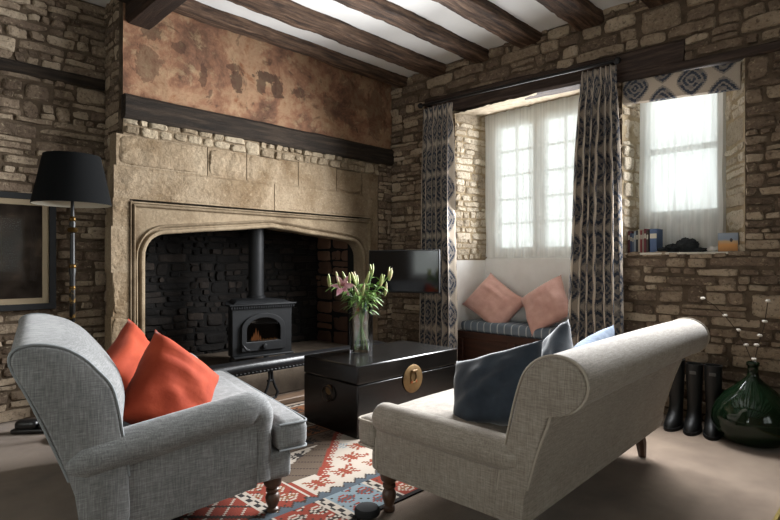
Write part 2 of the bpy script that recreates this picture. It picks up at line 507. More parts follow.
# window wall (faces -X); u runs along +Y from y = YB
U0 = YB
HW1 = (2.02, 3.36, 0, 2.70)
HW2 = (.85, 1.68, 1.22, 2.62)
mb = MB()
holes = [HW1, HW2, (1.24, 3.72, 2.62, 2.80), (.10, 1.24, 2.56, 2.62)]
holes = [(a-U0, b-U0, c, d) for a, b, c, d in holes]
masonry(mb, (XW, U0, 0), (0,1,0), (-1,0,0), YF-U0, ZC, holes, seed=3, prot=.027)
# backing where the timber is let in
mb.box(XW+.01, XW+.12, .1, 3.72, 2.70, 2.80, 1); mb.box(XW+.02, XW+.12, .1, 2.02, 2.62, 2.70, 1)
wall_right = struct('wall_right', mb, [STONE_BROWN, MORTAR], 'long rubble stone wall holding both windows, behind boots and bottle', 'wall')

# reveals of the big window recess
XG1, XG2 = 4.76, 4.60
def sub(a, b): return V(b)-V(a)
mb = MB()
A, B = V((XW, 3.36, 0)), V((XG1, 3.29, 0)); L = (B-A).length
masonry(mb, A, (B-A).normalized(), V((-.15,-1,0)).normalized(), L, 2.70, (), seed=11, z_start=1.17, prot=.016, thick=.12)
A, B = V((XW, 2.02, 0)), V((XG1, 2.07, 0)); L = (B-A).length
masonry(mb, A, (B-A).normalized(), V((-.1,1,0)).normalized(), L, 2.70, (), seed=12, z_start=1.17, prot=.016, thick=.1)
build('window_reveal', mb, [STONE_BRIGHT, MORTAR_L], wall_right)['label'] = 'pale stone sides of the big window recess'
mb = MB()
def soff(a, b):
    y = 2.0+1.40*a; x = XW-.02+(XG1-XW+.1)*b
    return (x, y, 2.66+.05*b+.006*nz(x,y,0,9)+.012*nz(x,y,3,25))
mb.grid(soff, 40, 14)
b0 = len(mb.v); mb.box(XW, XG1+.1, 1.98, 3.42, 2.73, 2.80)
build('recess_soffit', mb, M('soffit_plaster', [(.3,'#857762'),(.7,'#a99c86')], 14, .95, .8, 40, .01), wall_right)
# white painted lower recess
mb = MB()
mb.add([(XW,3.36,0),(XG1,3.29,0),(XG1,3.29,1.18),(XW,3.36,1.18),(XW,3.46,0),(XG1,3.46,0),(XG1,3.46,1.18),(XW,3.46,1.18)],
       [(0,1,2,3),(4,7,6,5),(3,2,6,7),(0,3,7,4),(1,5,6,2)])
mb.add([(XW,2.02,0),(XG1,2.07,0),(XG1,2.07,1.18),(XW,2.02,1.18),(XW,1.92,0),(XG1,1.92,0),(XG1,1.92,1.18),(XW,1.92,1.18)],
       [(0,3,2,1),(4,5,6,7),(3,7,6,2),(0,4,7,3),(1,2,6,5)])
mb.box(XG1-.02, XG1+.1, 2.0, 3.36, 0, 1.19)
build('recess_plaster', mb, WHITE, wall_right, smooth=False, bevel=.01)['label'] = 'smooth white painted lower part of the window seat recess'

# reveals of the small window
mb = MB()
A, B = V((XW, 1.68, 0)), V((XG2, 1.632, 0)); L = (B-A).length
masonry(mb, A, (B-A).normalized(), V((-.16,-1,0)).normalized(), L, 2.62, (), seed=13, z_start=1.22, prot=.014, thick=.1, hmin=.06, hmax=.14)
A, B = V((XW, .85, 0)), V((XG2, 1.03, 0)); L = (B-A).length
masonry(mb, A, (B-A).normalized(), V((-.6,1,0)).normalized(), L, 2.62, (), seed=14, z_start=1.22, prot=.016, thick=.1, hmin=.06, hmax=.14)
build('small_window_reveal', mb, [STONE_BRIGHT, MORTAR_L], wall_right)['label'] = 'pale stone splayed sides of the small window'
mb = MB(); mb.box(XW-.012, XG2+.1, .86, 1.675, 1.206, 1.222)
build('window_ledge', mb, M('ledge_paint', '#c9c2b4', 8, .6), wall_right, bevel=.006)['label'] = 'pale ledge under the small window'
mb = MB(); mb.box(XW+.03, XG2+.1, .8, 1.75, 2.60, 2.66)
build('small_window_soffit', mb, MORTAR_L, wall_right)

# timber lintels over the windows
mb = MB(); tri_rough_box(mb, (XW+.045, 3.74, 2.805), (XW+.045, 1.22, 2.70), .17, .18, 40, .006)
struct('lintel_beam', mb, OAKL, 'thick dark timber lintel behind the curtain rod over the big window', 'lintel')
mb = MB(); tri_rough_box(mb, (XW+.04, 1.95, 2.62), (XW+.04, -.3, 2.545), .15, .06, 40, .004)
struct('lintel_beam', mb, OAKL, 'thin dark timber strip over the small window running to the right', 'lintel')

# fireplace wall: masonry with the chimney opening, plus the alcove
mb = MB()
# right slip of rubble, band of rubble between surround and beam
FX0, FX1 = 1.395, 4.09
masonry(mb, (FX1, YF, 0), (1,0,0), (0,-1,0), XW-FX1+.01, 2.25, (), seed=21, prot=.018, wmax=.14, thick=.3)
masonry(mb, (FX0+.02, YF, 0), (1,0,0), (0,-1,0), FX1-FX0-.02, 2.25, (), seed=22, z_start=2.125, prot=.024, wmax=.15, hmin=.035, hmax=.07, thick=.3, ms=2, mm=3, gap=.001)
# backing of the upper breast
mb.box(FX0+.02, XW+.12, YF+.012, YF+.3, 2.22, ZC, 1)
# side of the chimney breast
masonry(mb, (FX0, YA, 0), (0,-1,0), (-1,0,0), YA-YF-.03, ZC, (), seed=23, prot=.012, thick=.1)
# alcove wall
masonry(mb, (XB, YA, 0), (1,0,0), (0,-1,0), FX0-XB+.02, ZC, [(.2, FX0-XB, 2.52, 2.60)], seed=24, prot=.022)
mb.box(XB, FX0, YA+.01, YA+.12, 2.5, 2.62, 1)
wall_left = struct('wall_left', mb, [STONE_BROWN, MORTAR, M('broken_mortar_rubble', [(.2,'#6d5d49'),(.5,'#92836d'),(.85,'#b0a28b')], 12, .95, 1, 26, .02, island=.4, pits=.5), M('strip_mortar', '#7a6a55', 20, .95, .8, 40, .02)], 'rubble stone fireplace wall with the alcove behind the floor lamp', 'wall')
mb = MB(); tri_rough_box(mb, (XB+.1, YA+.02, 2.56), (FX0-.01, YA+.02, 2.565), .1, .085, 50, .006)
build('alcove_timber', mb, OAKB, wall_left)
# old painted plaster above the beam
FIG = [(2.66,2.86,.12,.05,.8),(2.78,2.78,.07,.10,.75),(2.60,2.79,.05,.09,.7),(2.36,2.75,.06,.11,.75),(2.32,2.86,.07,.03,.6),(3.02,2.79,.07,.06,.6),(2.05,2.72,.04,.11,.6),(1.62,2.95,.07,.09,.55),(3.45,2.75,.10,.12,.4),(1.60,2.7,.1,.16,.45),(1.85,2.9,.06,.05,.5),(3.7,2.9,.2,.2,.35),(4.05,2.8,.16,.3,.4)]
def painted():
    m, t, b = newmat('old_painted_plaster')
    b.inputs['Roughness'].default_value = .92; b.inputs['Specular IOR Level'].default_value = .15
    vec = coords(t)
    n1 = noise_node(t, vec, 2.6, 10, .72, .3); n2 = noise_node(t, vec, 6.5, 10, .75, .3); n3 = noise_node(t, vec, 20, 6, .7)
    base = ramp(t, n1, [(.3,'#4d3a2e'),(.42,'#6d5040'),(.5,'#87634d'),(.57,'#977a60'),(.68,'#7a5039')])
    pale = ramp(t, n3, [(.35,'#8d765a'),(.7,'#b09a7a')])
    f = E(t, n2); k1 = ((f-.53)*6.0).max(0.0).min(.6)
    c1 = mixc(t, k1.s, base, pale)
    n4 = noise_node(t, coords(t, 'Object', (1,1,.8)), 3.4, 5, .6, 2.0)
    k2 = ((E(t, n4)-.60)*9.0).max(0.0).min(.6)
    # worn dark figures of the wall painting
    sp = t.nodes.new('ShaderNodeSeparateXYZ'); t.links.new(vec, sp.inputs[0])
    n5 = noise_node(t, vec, 9, 5, .7, 1.0)
    X = E(t, sp.outputs['X']); Z = E(t, sp.outputs['Z'])
    for cx, cz, rx, rz_, st_ in FIG:
        dx = (X-cx)*(1/rx); dz = (Z-cz)*(1/rz_)
        dd = (dx*dx+dz*dz).pow(.5) + (E(t, n5)-.5)*2.6
        k2 = k2.max(((dd*-1.0+1.0)*6.0).max(0.0).min(st_))
    c2 = mixc(t, k2.s, c1, '#3a2c26')
    t.links.new(c2, b.inputs['Base Color'])
    bump(t, b, n3, .6, .012)
    return m
mb = MB()
def pan(a, b):
    x = 1.412+(4.30-1.412)*a; z = 2.40+(ZC-2.40)*b
    return (x, YF-.004-.012*nz(x,0,z,1.7)-.008*nz(x,2,z,6)-.004*nz(x,4,z,18), z)
mb.grid(pan, 160, 50)
build('painted_plaster', mb, painted(), wall_left)['label'] = 'faded orange brown wall painting on old plaster'
# beam across the chimney breast
mb = MB(); tri_rough_box(mb, (1.408, YF+.03, 2.334), (4.275, YF+.03, 2.336), .19, .18, 60, .007)
struct('mantel_beam', mb, OAKB, 'dark black oak beam let in below the painted plaster', 'beam')

# walls behind the camera
mb = MB()
for a, b, c, d in ((XB, .1, 0, ZC), (2.3, XW+.12, 0, ZC), (.1, 2.3, 0, .8), (.1, 2.3, 2.5, ZC)):
    mb.box(a, b, YB-.12, YB, c, d)
TAN = M('tan_plaster', [(.3,'#6e6152'),(.7,'#7d6f5e')], 5, .95)
struct('wall_back', mb, TAN, 'tan plaster wall behind the photographer with one more window', 'wall', smooth=False)
mb = MB()
for a, b, c, d in ((YB-.12, .7, 0, ZC), (2.9, YA+.12, 0, ZC), (.7, 2.9, 0, .8), (.7, 2.9, 2.5, ZC)): mb.box(XB-.12, XB, a, b, c, d)
struct('wall_side', mb, TAN, 'tan plaster side wall left of the photographer with an added fill light window', 'wall', smooth=False)  # opening left for the added fill window

# ceiling timbers
XM0, XM1 = 1.43, 1.63
mb = MB(); tri_rough_box(mb, ((XM0+XM1)/2, YF+.3, (2.97+ZC)/2+.02), ((XM0+XM1)/2, YB+.02, (2.97+ZC)/2+.02), XM1-XM0, ZC-2.97+.04, 70, .008)
struct('ceiling_beam', mb, OAKY, 'heavy dark main beam crossing above the left end of the fireplace', 'beam')
AMP = .016
js = [(4.02, 4.15), (3.478, 3.68), (2.95, 3.11), (2.396, 2.595), (1.834, 2.06), (1.30, 1.49), (.75, .94), (.2, .4), (-.35, -.15), (-.9, -.7), (-1.45, -1.25), (-2.0, -1.8)]
wrd = ['nearest the fireplace wall', 'second from the fireplace wall', 'third from the fireplace wall', 'fourth from the fireplace wall', 'fifth from the fireplace wall, over the curtains', 'sixth from the fireplace wall']
for i, (a, b) in enumerate(js):
    mb = MB(); tri_rough_box(mb, (XM1-.02, (a+b)/2, ZC-.04), (XW+.05, (a+b)/2, ZC-.04), b-a, .11, 80, AMP, sc=3)
    o = build('ceiling_joist', mb, OAK)
    tag(o, 'dark rough ceiling joist ' + (wrd[i] if i < 6 else 'overhead behind the photographer'), 'joist', 'ceiling joists', 'structure')
    mb = MB(); tri_rough_box(mb, (XB+.02, (a+b)/2+.1, ZC-.04), (XM0+.02, (a+b)/2+.1, ZC-.04), b-a, .11, 40, .010, sc=3)
    o = build('ceiling_joist', mb, OAKB)
    tag(o, 'dark ceiling joist left of the main beam over the lamp alcove' if i == 0 else 'dark ceiling joist overhead left of the main beam', 'joist', 'ceiling joists left of the main beam', 'structure')

# ------------------------------------------------------------------ windows
def window(name, label, X, y0, y1, z0, z1, glass, fw, vb, hb, mat, th=.05):
    w = thing(name, label, 'window', (X, (y0+y1)/2, z0), kind='structure')
    def loc(mb):
        mb.v = [(p[0]-X, p[1]-(y0+y1)/2, p[2]-z0) for p in mb.v]; return mb
    mb = MB()
    # surround filled around the lights
    ys = [y0] + [q for g in glass for q in (g[0], g[1])] + [y1]
    ys = sorted(set(ys)); zs = sorted({z0, z1, *[q for g in glass for q in (g[2], g[3])]})
    for a, b in zip(ys, ys[1:]):
        for c, d in zip(zs, zs[1:]):
            yc, zc = (a+b)/2, (c+d)/2
            if any(g[0] < yc < g[1] and g[2] < zc < g[3] for g in glass): continue
            mb.box(X, X+th, a, b, c, d)
    build('window_frame', loc(mb), mat, w, smooth=False)
    for g in glass:
        mb = MB()
        for k in range(1, vb):
            y = g[0]+(g[1]-g[0])*k/vb; mb.box(X+.012, X+.034, y-.011, y+.011, g[2], g[3])
        nh = max(1, round((g[3]-g[2])/hb))
        for k in range(1, nh):
            z = g[2]+(g[3]-g[2])*k/nh; mb.box(X+.013, X+.033, g[0], g[1], z-.010, z+.010)
        if mb.f: build('glazing_bar', loc(mb), mat, w, smooth=False)
        mb = MB(); mb.box(X+.020, X+.025, g[0], g[1], g[2], g[3])
        build('pane', loc(mb), PANE, w, smooth=False)
    return w
window('window_1', 'big two light casement window above the window seat behind a net', XG1, 2.04, 3.30, 1.19, 2.76,
       [(2.735, 3.13, 1.30, 2.55), (2.20, 2.595, 1.30, 2.55)], .1, 2, .25, FRAMEW)
window('window_2', 'small window with wooden sash behind a net and patterned blind', XG2, 1.0, 1.66, 1.22, 2.66,
       [(1.09, 1.58, 2.07, 2.58), (1.09, 1.58, 1.56, 2.03)], .06, 1, .9, FRAMEG)
window('window_3', 'window in the wall behind the photographer', YB, 0, 1, 0, 1, [(.1,.9,.1,.9)], .05, 2, .5, FRAMEW)
w3 = bpy.data.objects['window_3']
w3.rotation_euler = (0, 0, R(-90)); w3.scale = (1, 2.2, 1.7); w3.location = (1.2, YB-.02, .8)

window('fill_window', 'added fill light window in the side wall left of the photographer', XB-.1, .7, 2.9, .8, 2.5, [(.8, 1.75, .9, 2.4), (1.85, 2.8, .9, 2.4)], .1, 2, .5, FRAMEW)  # unseen window added to throw fill light onto the window wall
def net(name, X, y0, y1, z0, z1, label, amp=.016, freq=26, flare=0):
    mb = MB()
    def fn(a, b):
        y = y0+(y1-y0)*a; z = z1+(z0-z1)*b
        ph = y*freq*2.4+1.3*math.sin(y*9)+.5*math.sin(z*2+y*5)
        x = X + amp*(.35+.65*b)*math.sin(ph) - flare*b*b + .01*nz(0, y, z, 4)
        return (x, y+.012*nz(1, y, z, 3)*b, z+.006*math.sin(ph*.5)*b)
    mb.grid(fn, 150, 30)
    o = build(name, mb, NET); tag(o, label, 'net curtain'); return o
net('net_curtain', 4.69, 2.085, 3.265, 1.20, 2.70, 'white net curtain over the big casement window')
net('net_curtain', 4.52, 1.03, 1.62, 1.226, 2.52, 'white net curtain over the small window above the books', .014, 30, .03)

# roman blind
mb = MB()
prof = [(0,.0),(-.012,-.05),(-.022,-.10),(-.028,-.15),(-.02,-.185),(0,-.195),(.02,-.18),(.03,-.12),(.03,-.02),(.02,.0)]
ln = [0]
for p, q in zip(prof, prof[1:]): ln.append(ln[-1]+math.dist(p, q))
by0, by1 = .875, 1.665
def bl(a, b):
    k = b*(len(prof)-1); i = min(int(k), len(prof)-2); f = k-i
    x = prof[i][0]*(1-f)+prof[i+1][0]*f; z = prof[i][1]*(1-f)+prof[i+1][1]*f
    y = by0+(by1-by0)*a
    return (XW+.0+x+.004*math.sin(y*14), y, 2.535+.055*a+z-.006*math.sin(a*math.pi)*0)
def bluv(a, b):
    k = b*(len(prof)-1); i = min(int(k), len(prof)-2); f = k-i
    return ((by1-by0)*a, -(ln[i]*(1-f)+ln[i+1]*f)+.08)
mb.grid(bl, 40, 27, uvfn=bluv)
tag(build('roman_blind', mb, BLIND), 'patterned navy and taupe blind folded up across top of small window', 'blind')

# curtains
def curtain(label, top, bot, z0, z1, folds, amp, seed, spread_w, uoff=0):
    """top / bot: (y0, y1, X) of the gathered heading and of the hem"""
    mb = MB()
    N, NV = folds*14, 110
    r = random.Random(seed)
    ph = [r.uniform(-.5, .5) for _ in range(folds+2)]
    def fn(a, b):
        e = b**.8
        y0 = top[0]+(bot[0]-top[0])*e; y1 = top[1]+(bot[1]-top[1])*e
        X = top[2]+(bot[2]-top[2])*e
        k = a*folds
        w = 2*math.pi*k + .35*math.sin(k*1.9+seed) + .25*math.sin(b*4+k)
        A = amp*(.45+.55*min(1, b*4))*(1+.25*math.sin(k*2.3+seed*2))
        pinch = 1-.55*math.exp(-((b-.05)/.03)**2)
        x = X + A*pinch*math.sin(w) + .01*nz(k*.6, b*3, seed)
        y = y0+(y1-y0)*a + A*.35*math.sin(2*w+.6) + .012*nz(k*.5, b*2.5, seed+9)
        return (x, y, z1+(z0-z1)*b)
    mb.grid(fn, N, NV, uvfn=lambda a, b: (a*spread_w+uoff, (1-b)*(z1-z0)))
    o = build('curtain', mb, IKAT); tag(o, label, 'curtain')
    s = o.modifiers.new('solid', 'SOLIDIFY'); s.thickness = .004
    return o
curtain('patterned navy and taupe curtain left of the window seat, behind the television', (3.28, 3.64, 4.14), (3.17, 3.62, 4.06), .02, 2.735, 6, .045, 1.3, 6*.33, .0825)
curtain('patterned navy and taupe curtain hanging between the two windows', (1.66, 1.93, 4.13), (1.575, 2.04, 4.06), .02, 2.68, 6, .048, 4.1, 6*.33, .0825)
rod = thing('curtain_rod', 'slim black curtain rod with ball finials along the timber lintel', 'curtain rod', (4.15, 2.68, 2.75))
mb = MB(); mb.tube([(0,-1.0,-.035),(0,1.0,.035)], .014, 10); build('rod', mb, BLACK, rod)
for s in (-1, 1):
    mb = MB(); mb.lathe([(.001,-.03),(.018,-.024),(.028,-.008),(.03,.004),(.02,.022),(.001,.03)], 14, (0, s*1.02, s*.036)); build('finial', mb, BLACK, rod)
    mb = MB(); mb.tube([(.012, s*.955, s*.03),(.10, s*.955, s*.03)], .012, 8); build('bracket', mb, BLACK, rod)

# ------------------------------------------------------------------ fireplace surround
fire = thing('fireplace_surround', 'carved pale limestone fireplace surround with flat pointed arch opening', 'fireplace', (2.72, YF, 0))
FX, FY = 2.72, YF
def loc(mb, o=(2.72, YF, 0)):
    mb.v = [(p[0]-o[0], p[1]-o[1], p[2]-o[2]) for p in mb.v]; return mb
arch = [(1.577, 0), (1.577, .3), (1.577, .6), (1.577, .9), (1.577, 1.15)]
for k in range(1, 9):
    a = math.pi/2*k/8
    arch.append((1.577+.17*(1-math.cos(a)), 1.19+.185*math.sin(a)))
for k in range(1, 10): arch.append((1.747+(2.72-1.747)*k/9, 1.375+.095*(k/9)**1.0))
left = arch[:]
arch = left + [(2*2.72-x+.005*0, z) for x, z in reversed(left[:-1])]
def offset(path, o):
    out = []
    for i, p in enumerate(path):
        a = V((*path[max(i-1,0)],0)); b = V((*path[min(i+1,len(path)-1)],0))
        t = (b-a).normalized(); n = V((-t.y, t.x, 0))
        out.append((p[0]+n.x*o, max(0, p[1]+n.y*o)))
    return out
prof = [(0,.15),(0,.02),(.004,-.002),(.016,-.010),(.030,-.008),(.036,.004),(.036,.020),(.046,.026),(.054,.012),(.060,-.004),(.067,-.008),(.073,.002),(.076,.014)]
mb = MB()
rows = [[(x, YF+d, z) for x, z in offset(arch, o)] for o, d in prof]
b = len(mb.v); n = len(arch)
for r_ in rows: mb.v += r_
for k in range(len(rows)-1):
    for i in range(n-1):
        mb.f.append((b+k*n+i, b+k*n+i+1, b+(k+1)*n+i+1, b+(k+1)*n+i)); mb.m.append(0)
mb.v = [tuple(V(p)+noise.noise_vector(V(p)*9)*.004) for p in mb.v]
build('arch_moulding', loc(mb), LIME, fire, ang=50)
# spandrel plane
XL, XR, ZT = 1.494, 3.95, 1.585
o_ = offset(arch, .076)
poly = [(x, YF+.014, z) for x, z in o_] + [(XR, YF+.014, 0), (XR, YF+.014, ZT), (XL, YF+.014, ZT), (XL, YF+.014, 0)]
mb = MB(); mb.add(poly, [tuple(range(len(poly)))])
build('spandrel', loc(mb), LIME, fire, smooth=False)
# square label mould round it
mb = MB()
fr = [(XL, 0), (XL, .4), (XL, .8), (XL, 1.2), (XL, ZT), (2.2, ZT), (2.72, ZT), (3.3, ZT), (XR, ZT), (XR, 1.2), (XR, .8), (XR, .4), (XR, 0)]
prof2 = [(-.012,.016),(-.004,-.014),(.003,-.020),(.009,-.014),(.012,.0),(.017,.006),(.022,-.008),(.028,-.010),(.033,.0)]
rows = []
for o, d in prof2:
    rows.append([(XL-o if x == XL else (XR+o if x == XR else x), YF+d, z+(o if z == ZT else 0)) for x, z in fr])
b = len(mb.v); n = len(fr)
for r_ in rows: mb.v += r_
for k in range(len(rows)-1):
    for i in range(n-1):
        mb.f.append((b+k*n+i, b+k*n+i+1, b+(k+1)*n+i+1, b+(k+1)*n+i)); mb.m.append(0)
build('label_moulding', loc(mb), LIME, fire, ang=30)
# jambs and lintel blocks
def block(name, x0, x1, z0, z1, seed, prot=.02, ret=None):
    mb = MB()
    stone(mb, (0, YF+.012, 0), (1,0,0), (0,-1,0), x0, x1, z0, z1, seed, prot, 0, 40, 18, gap=.001, jit=.02, rough=.012)
    mb.box(x0+.004, x1-.004, YF+.004, YF+.15, z0, z1)
    build(name, loc(mb), LIMEB, fire, ang=55)
zz = [0, .36, .74, 1.07, 1.42, 1.635]
for i, (a, b) in enumerate(zip(zz, zz[1:])):
    block('jamb_block', 1.338-.012*(i % 2), XL-.030, a, b, 40+i, .014)
    block('jamb_block', XR+.030, 4.095+.012*(i % 2), a, b, 60+i, .012)
def course(z0, z1, xs, sd):
    for i, (a, b) in enumerate(zip(xs, xs[1:])): block('lintel_block', a, b, z0+.004*nz(a, 0, 0, 5), z1+.012*nz(a, 1, 0, 5), sd+i, .016)
course(1.635, 1.885, [1.345, 2.75, 4.09], 80)
course(1.885, 2.125, [1.362, 2.09, 2.46, 3.02, 3.50, 3.85, 4.21], 90)

# firebox (sooted inner walls) with the hearth
FB0, FB1, FBY = 1.50, 3.90, 5.15
mb = MB()
masonry(mb, (FB0, FBY, 0), (1,0,0), (0,-1,0), FB1-FB0, 2.3, (), seed=31, prot=.022, hmin=.05, hmax=.09, wmax=.3)
masonry(mb, (FB0, YF+.25, 0), (0,1,0), (1,0,0), FBY-YF-.25, 2.3, (), seed=32, prot=.02, thick=.07, hmin=.05, hmax=.09)
masonry(mb, (FB1, YF+.25, 0), (0,1,0), (-1,0,0), FBY-YF-.25, 2.3, (), seed=33, prot=.02, hmin=.10, hmax=.30, wmax=.32, ms=2)
mb.box(FB0-.1, FB1+.1, YF+.2, FBY+.1, 2.3, 2.4, 1)
mb.box(FB0-.07, 1.574, YF+.152, YF+.26, 0, 2.3, 1); mb.box(3.866, FB1+.12, YF+.152, YF+.26, 0, 2.3, 1)
mb.box(FB0, FB1, YF+.10, YF+.145, 1.48, 2.3, 1)
struct('wall_fireplace_recess', mb, [SOOT, SOOT_M, REDST], 'sooted stone inside of the fireplace around the stove', 'fireplace recess')
mb = MB(); mb.box(FB0+.02, FB1-.02, 3.93, FBY-.03, 0.0, .22)
struct('floor_hearth', mb, HEARTH, 'raised stone hearth slab under the stove', 'hearth', bevel=.012)

# ------------------------------------------------------------------ stove
SX, SY = 2.57, 4.19
st = thing('wood_stove', 'black cast iron wood stove with arched glass door and low flame', 'stove', (SX, SY, .222), R(-8))
st.scale = (.92, .92, .97)
mb = MB(); 
P_ = [(-.31,0),(.31,0),(.31,.10),(.19,.38),(-.19,.38),(-.31,.10)]
mb.add([(x,y,.10) for x,y in P_]+[(x,y,.545) for x,y in P_], [(5,4,3,2,1,0),(6,7,8,9,10,11)]+[(i,(i+1)%6,6+(i+1)%6,6+i) for i in range(6)]); build('body', mb, IRON, st, bevel=.008)
mb = MB()
mb.add([(-.345,-.035,.556),(.345,-.035,.556),(.345,.1,.556),(.22,.42,.556),(-.22,.42,.556),(-.345,.1,.556),(-.345,-.035,.572),(.345,-.035,.572),(.345,.1,.572),(.22,.42,.575),(-.22,.42,.575),(-.345,.1,.572)],[(0,5,4,3,2,1),(6,7,8,9,10,11),(0,1,7,6),(1,2,8,7),(2,3,9,8),(3,4,10,9),(4,5,11,10),(5,0,6,11)])
mb.add([(-.30,.0,.572),(.30,.0,.572),(.20,.40,.574),(-.20,.40,.574),(-.25,.04,.60),(.25,.04,.60),(.17,.39,.602),(-.17,.39,.602)],[(0,3,2,1),(4,5,6,7),(0,1,5,4),(1,2,6,5),(2,3,7,6),(3,0,4,7)])
mb.box(-.325, .325, -.018, .09, .545, .557)
build('top_plate', mb, IRON, st, bevel=.006)
mb = MB()
for k in range(27): mb.box(-.325+k*.0245, -.312+k*.0245, -.024, -.004, .532, .556)
build('dentil_trim', mb, IRON, st, smooth=False)
mb = MB()   # arched door: frame ring around the glass
def archp(w, z0, zs, n=14):
    pts = [(-w, z0)]
    for k in range(n+1):
        a = math.pi - math.pi*k/n
        pts.append((w*math.cos(a), zs+w*.62*math.sin(a)))
    pts.append((w, z0)); return pts
def ring(mb, outer, inner, y0, y1):
    n = len(outer); b = len(mb.v)
    for (P, y) in ((outer, y1), (outer, y0), (inner, y0), (inner, y1)):
        mb.v += [(p[0], y, p[1]) for p in P]
    for k in range(3):
        for i in range(n):
            j = (i+1) % n
            mb.f.append((b+k*n+i, b+k*n+j, b+(k+1)*n+j, b+(k+1)*n+i)); mb.m.append(0)
ring(mb, archp(.225, .14, .345), archp(.175, .225, .335), -.028, .0)
door = build('door', mb, IRON, st, bevel=.004)
mb = MB(); mb.lathe([(.001,-.02),(.02,-.016),(.026,0),(.02,.016),(.001,.02)], 12); mb.v = [(p[0]+0, p[2]-.045, p[1]+.18) for p in mb.v]
build('air_knob', mb, IRON, door)
mb = MB(); mb.tube([(-.215,-.03,.20),(-.215,-.06,.19),(-.195,-.075,.165),(-.165,-.075,.155)], .012, 8); build('handle', mb, IRON, door)
mb = MB(); P = archp(.178, .222, .335); mb.add([(p[0], -.012, p[1]) for p in P], [tuple(range(len(P)))]); build('door_glass', mb, STOVEG, door, smooth=False)
mb = MB(); P = archp(.18, .215, .34); mb.add([(p[0], -.002, p[1]) for p in P], [tuple(range(len(P)))])
build('firebox', mb, M('stove_inner', '#0a0908', 5, .9), st, smooth=False)
mb = MB()
for (x, h, w) in ((-.095,.08,.016),(-.075,.12,.015),(-.052,.095,.014),(-.115,.05,.012),(-.03,.05,.011)):
    mb.lathe([(.001,0),(w,.02),(w*.9,h*.35),(w*.45,h*.7),(.001,h)], 8, (x, -.007, .228)); 
mb.v = [(p[0], -.007+(p[1]+.007)*.12, p[2]) for p in mb.v]
build('flame', mb, EMBER, st)
mb = MB()
for k in range(9): mb.tube([(-.02+k*.02, -.006, .226),(-.018+k*.02, -.006, .238+.008*(k % 2))], .005, 6)
build('embers', mb, emit('embers', '#d9a060', .35), st)
for (x, y) in ((-.28,.03),(.28,.03),(-.17,.34),(.17,.34)):
    mb = MB(); mb.tube([(x,y,.105),(x*1.03,y,.05),(x*1.08,y-.01,.0)], [.035,.026,.03], 10); build('leg', mb, IRON, st)
mb = MB(); mb.box(-.31, .31, -.05, .0, .085, .105); build('ash_lip', mb, IRON, st, bevel=.006)
mb = MB(); mb.lathe([(.095,.578),(.095,.60),(.082,.605),(.078,.70),(.078,1.8)], 24, (.085, .37, .02)); build('flue_pipe', mb, IRON, st)

# ------------------------------------------------------------------ club fender
fe = thing('club_fender', 'low black leather topped club fender around the raised hearth', 'fender', (2.62, 3.66, 0))
def fl(mb): return loc(mb, (2.62, 3.66, 0))
mb = MB()
mb.rbox((2.62, 3.70, .335), (2.02, .16, .07), .03, 10, (0,0,.008))
mb.rbox((1.69, 3.86, .335), (.16, .36, .07), .03, 6, (0,0,.008)); mb.rbox((3.55, 3.83, .335), (.16, .34, .07), .03, 6, (0,0,.008))
build('padded_top', fl(mb), LEATH, fe)
mb = MB()
for k in range(60): mb.lathe([(.001,-.006),(.009,-.004),(.011,0),(.009,.004),(.001,.006)], 6, (1.62+k*2.0/59, 3.622, .302))
build('studs', fl(mb), BLACK, fe)
mb = MB(); mb.box(1.64, 3.60, 3.625, 3.775, .285, .302); build('top_rail', fl(mb), IRON, fe, bevel=.004)
mb = MB(); mb.box(1.60, 3.64, 3.60, 3.74, 0.002, .05); mb.box(1.60, 1.74, 3.74, 3.92, .002, .05); mb.box(3.50, 3.64, 3.74, 3.92, .002, .05)
build('base', fl(mb), M('fender_oak', [(.3,'#4a392c'),(.7,'#6e5947')], 4, .5, .1, 20, stretch=(1,8,8)), fe, bevel=.008)
for x in (1.75, 2.33, 2.95, 3.5):
    mb = MB()
    for s in (-1, 1):
        mb.tube([(x+s*.012, 3.69, .29),(x+s*.012, 3.68, .22),(x+s*.035, 3.675, .15),(x+s*.06, 3.675, .10),(x+s*.04, 3.675, .06),(x+s*.0, 3.675, .052)], .011, 8)
    mb.rbox((x, 3.685, .20), (.06,.03,.02), .008, 1)
    build('support', fl(mb), IRON, fe)

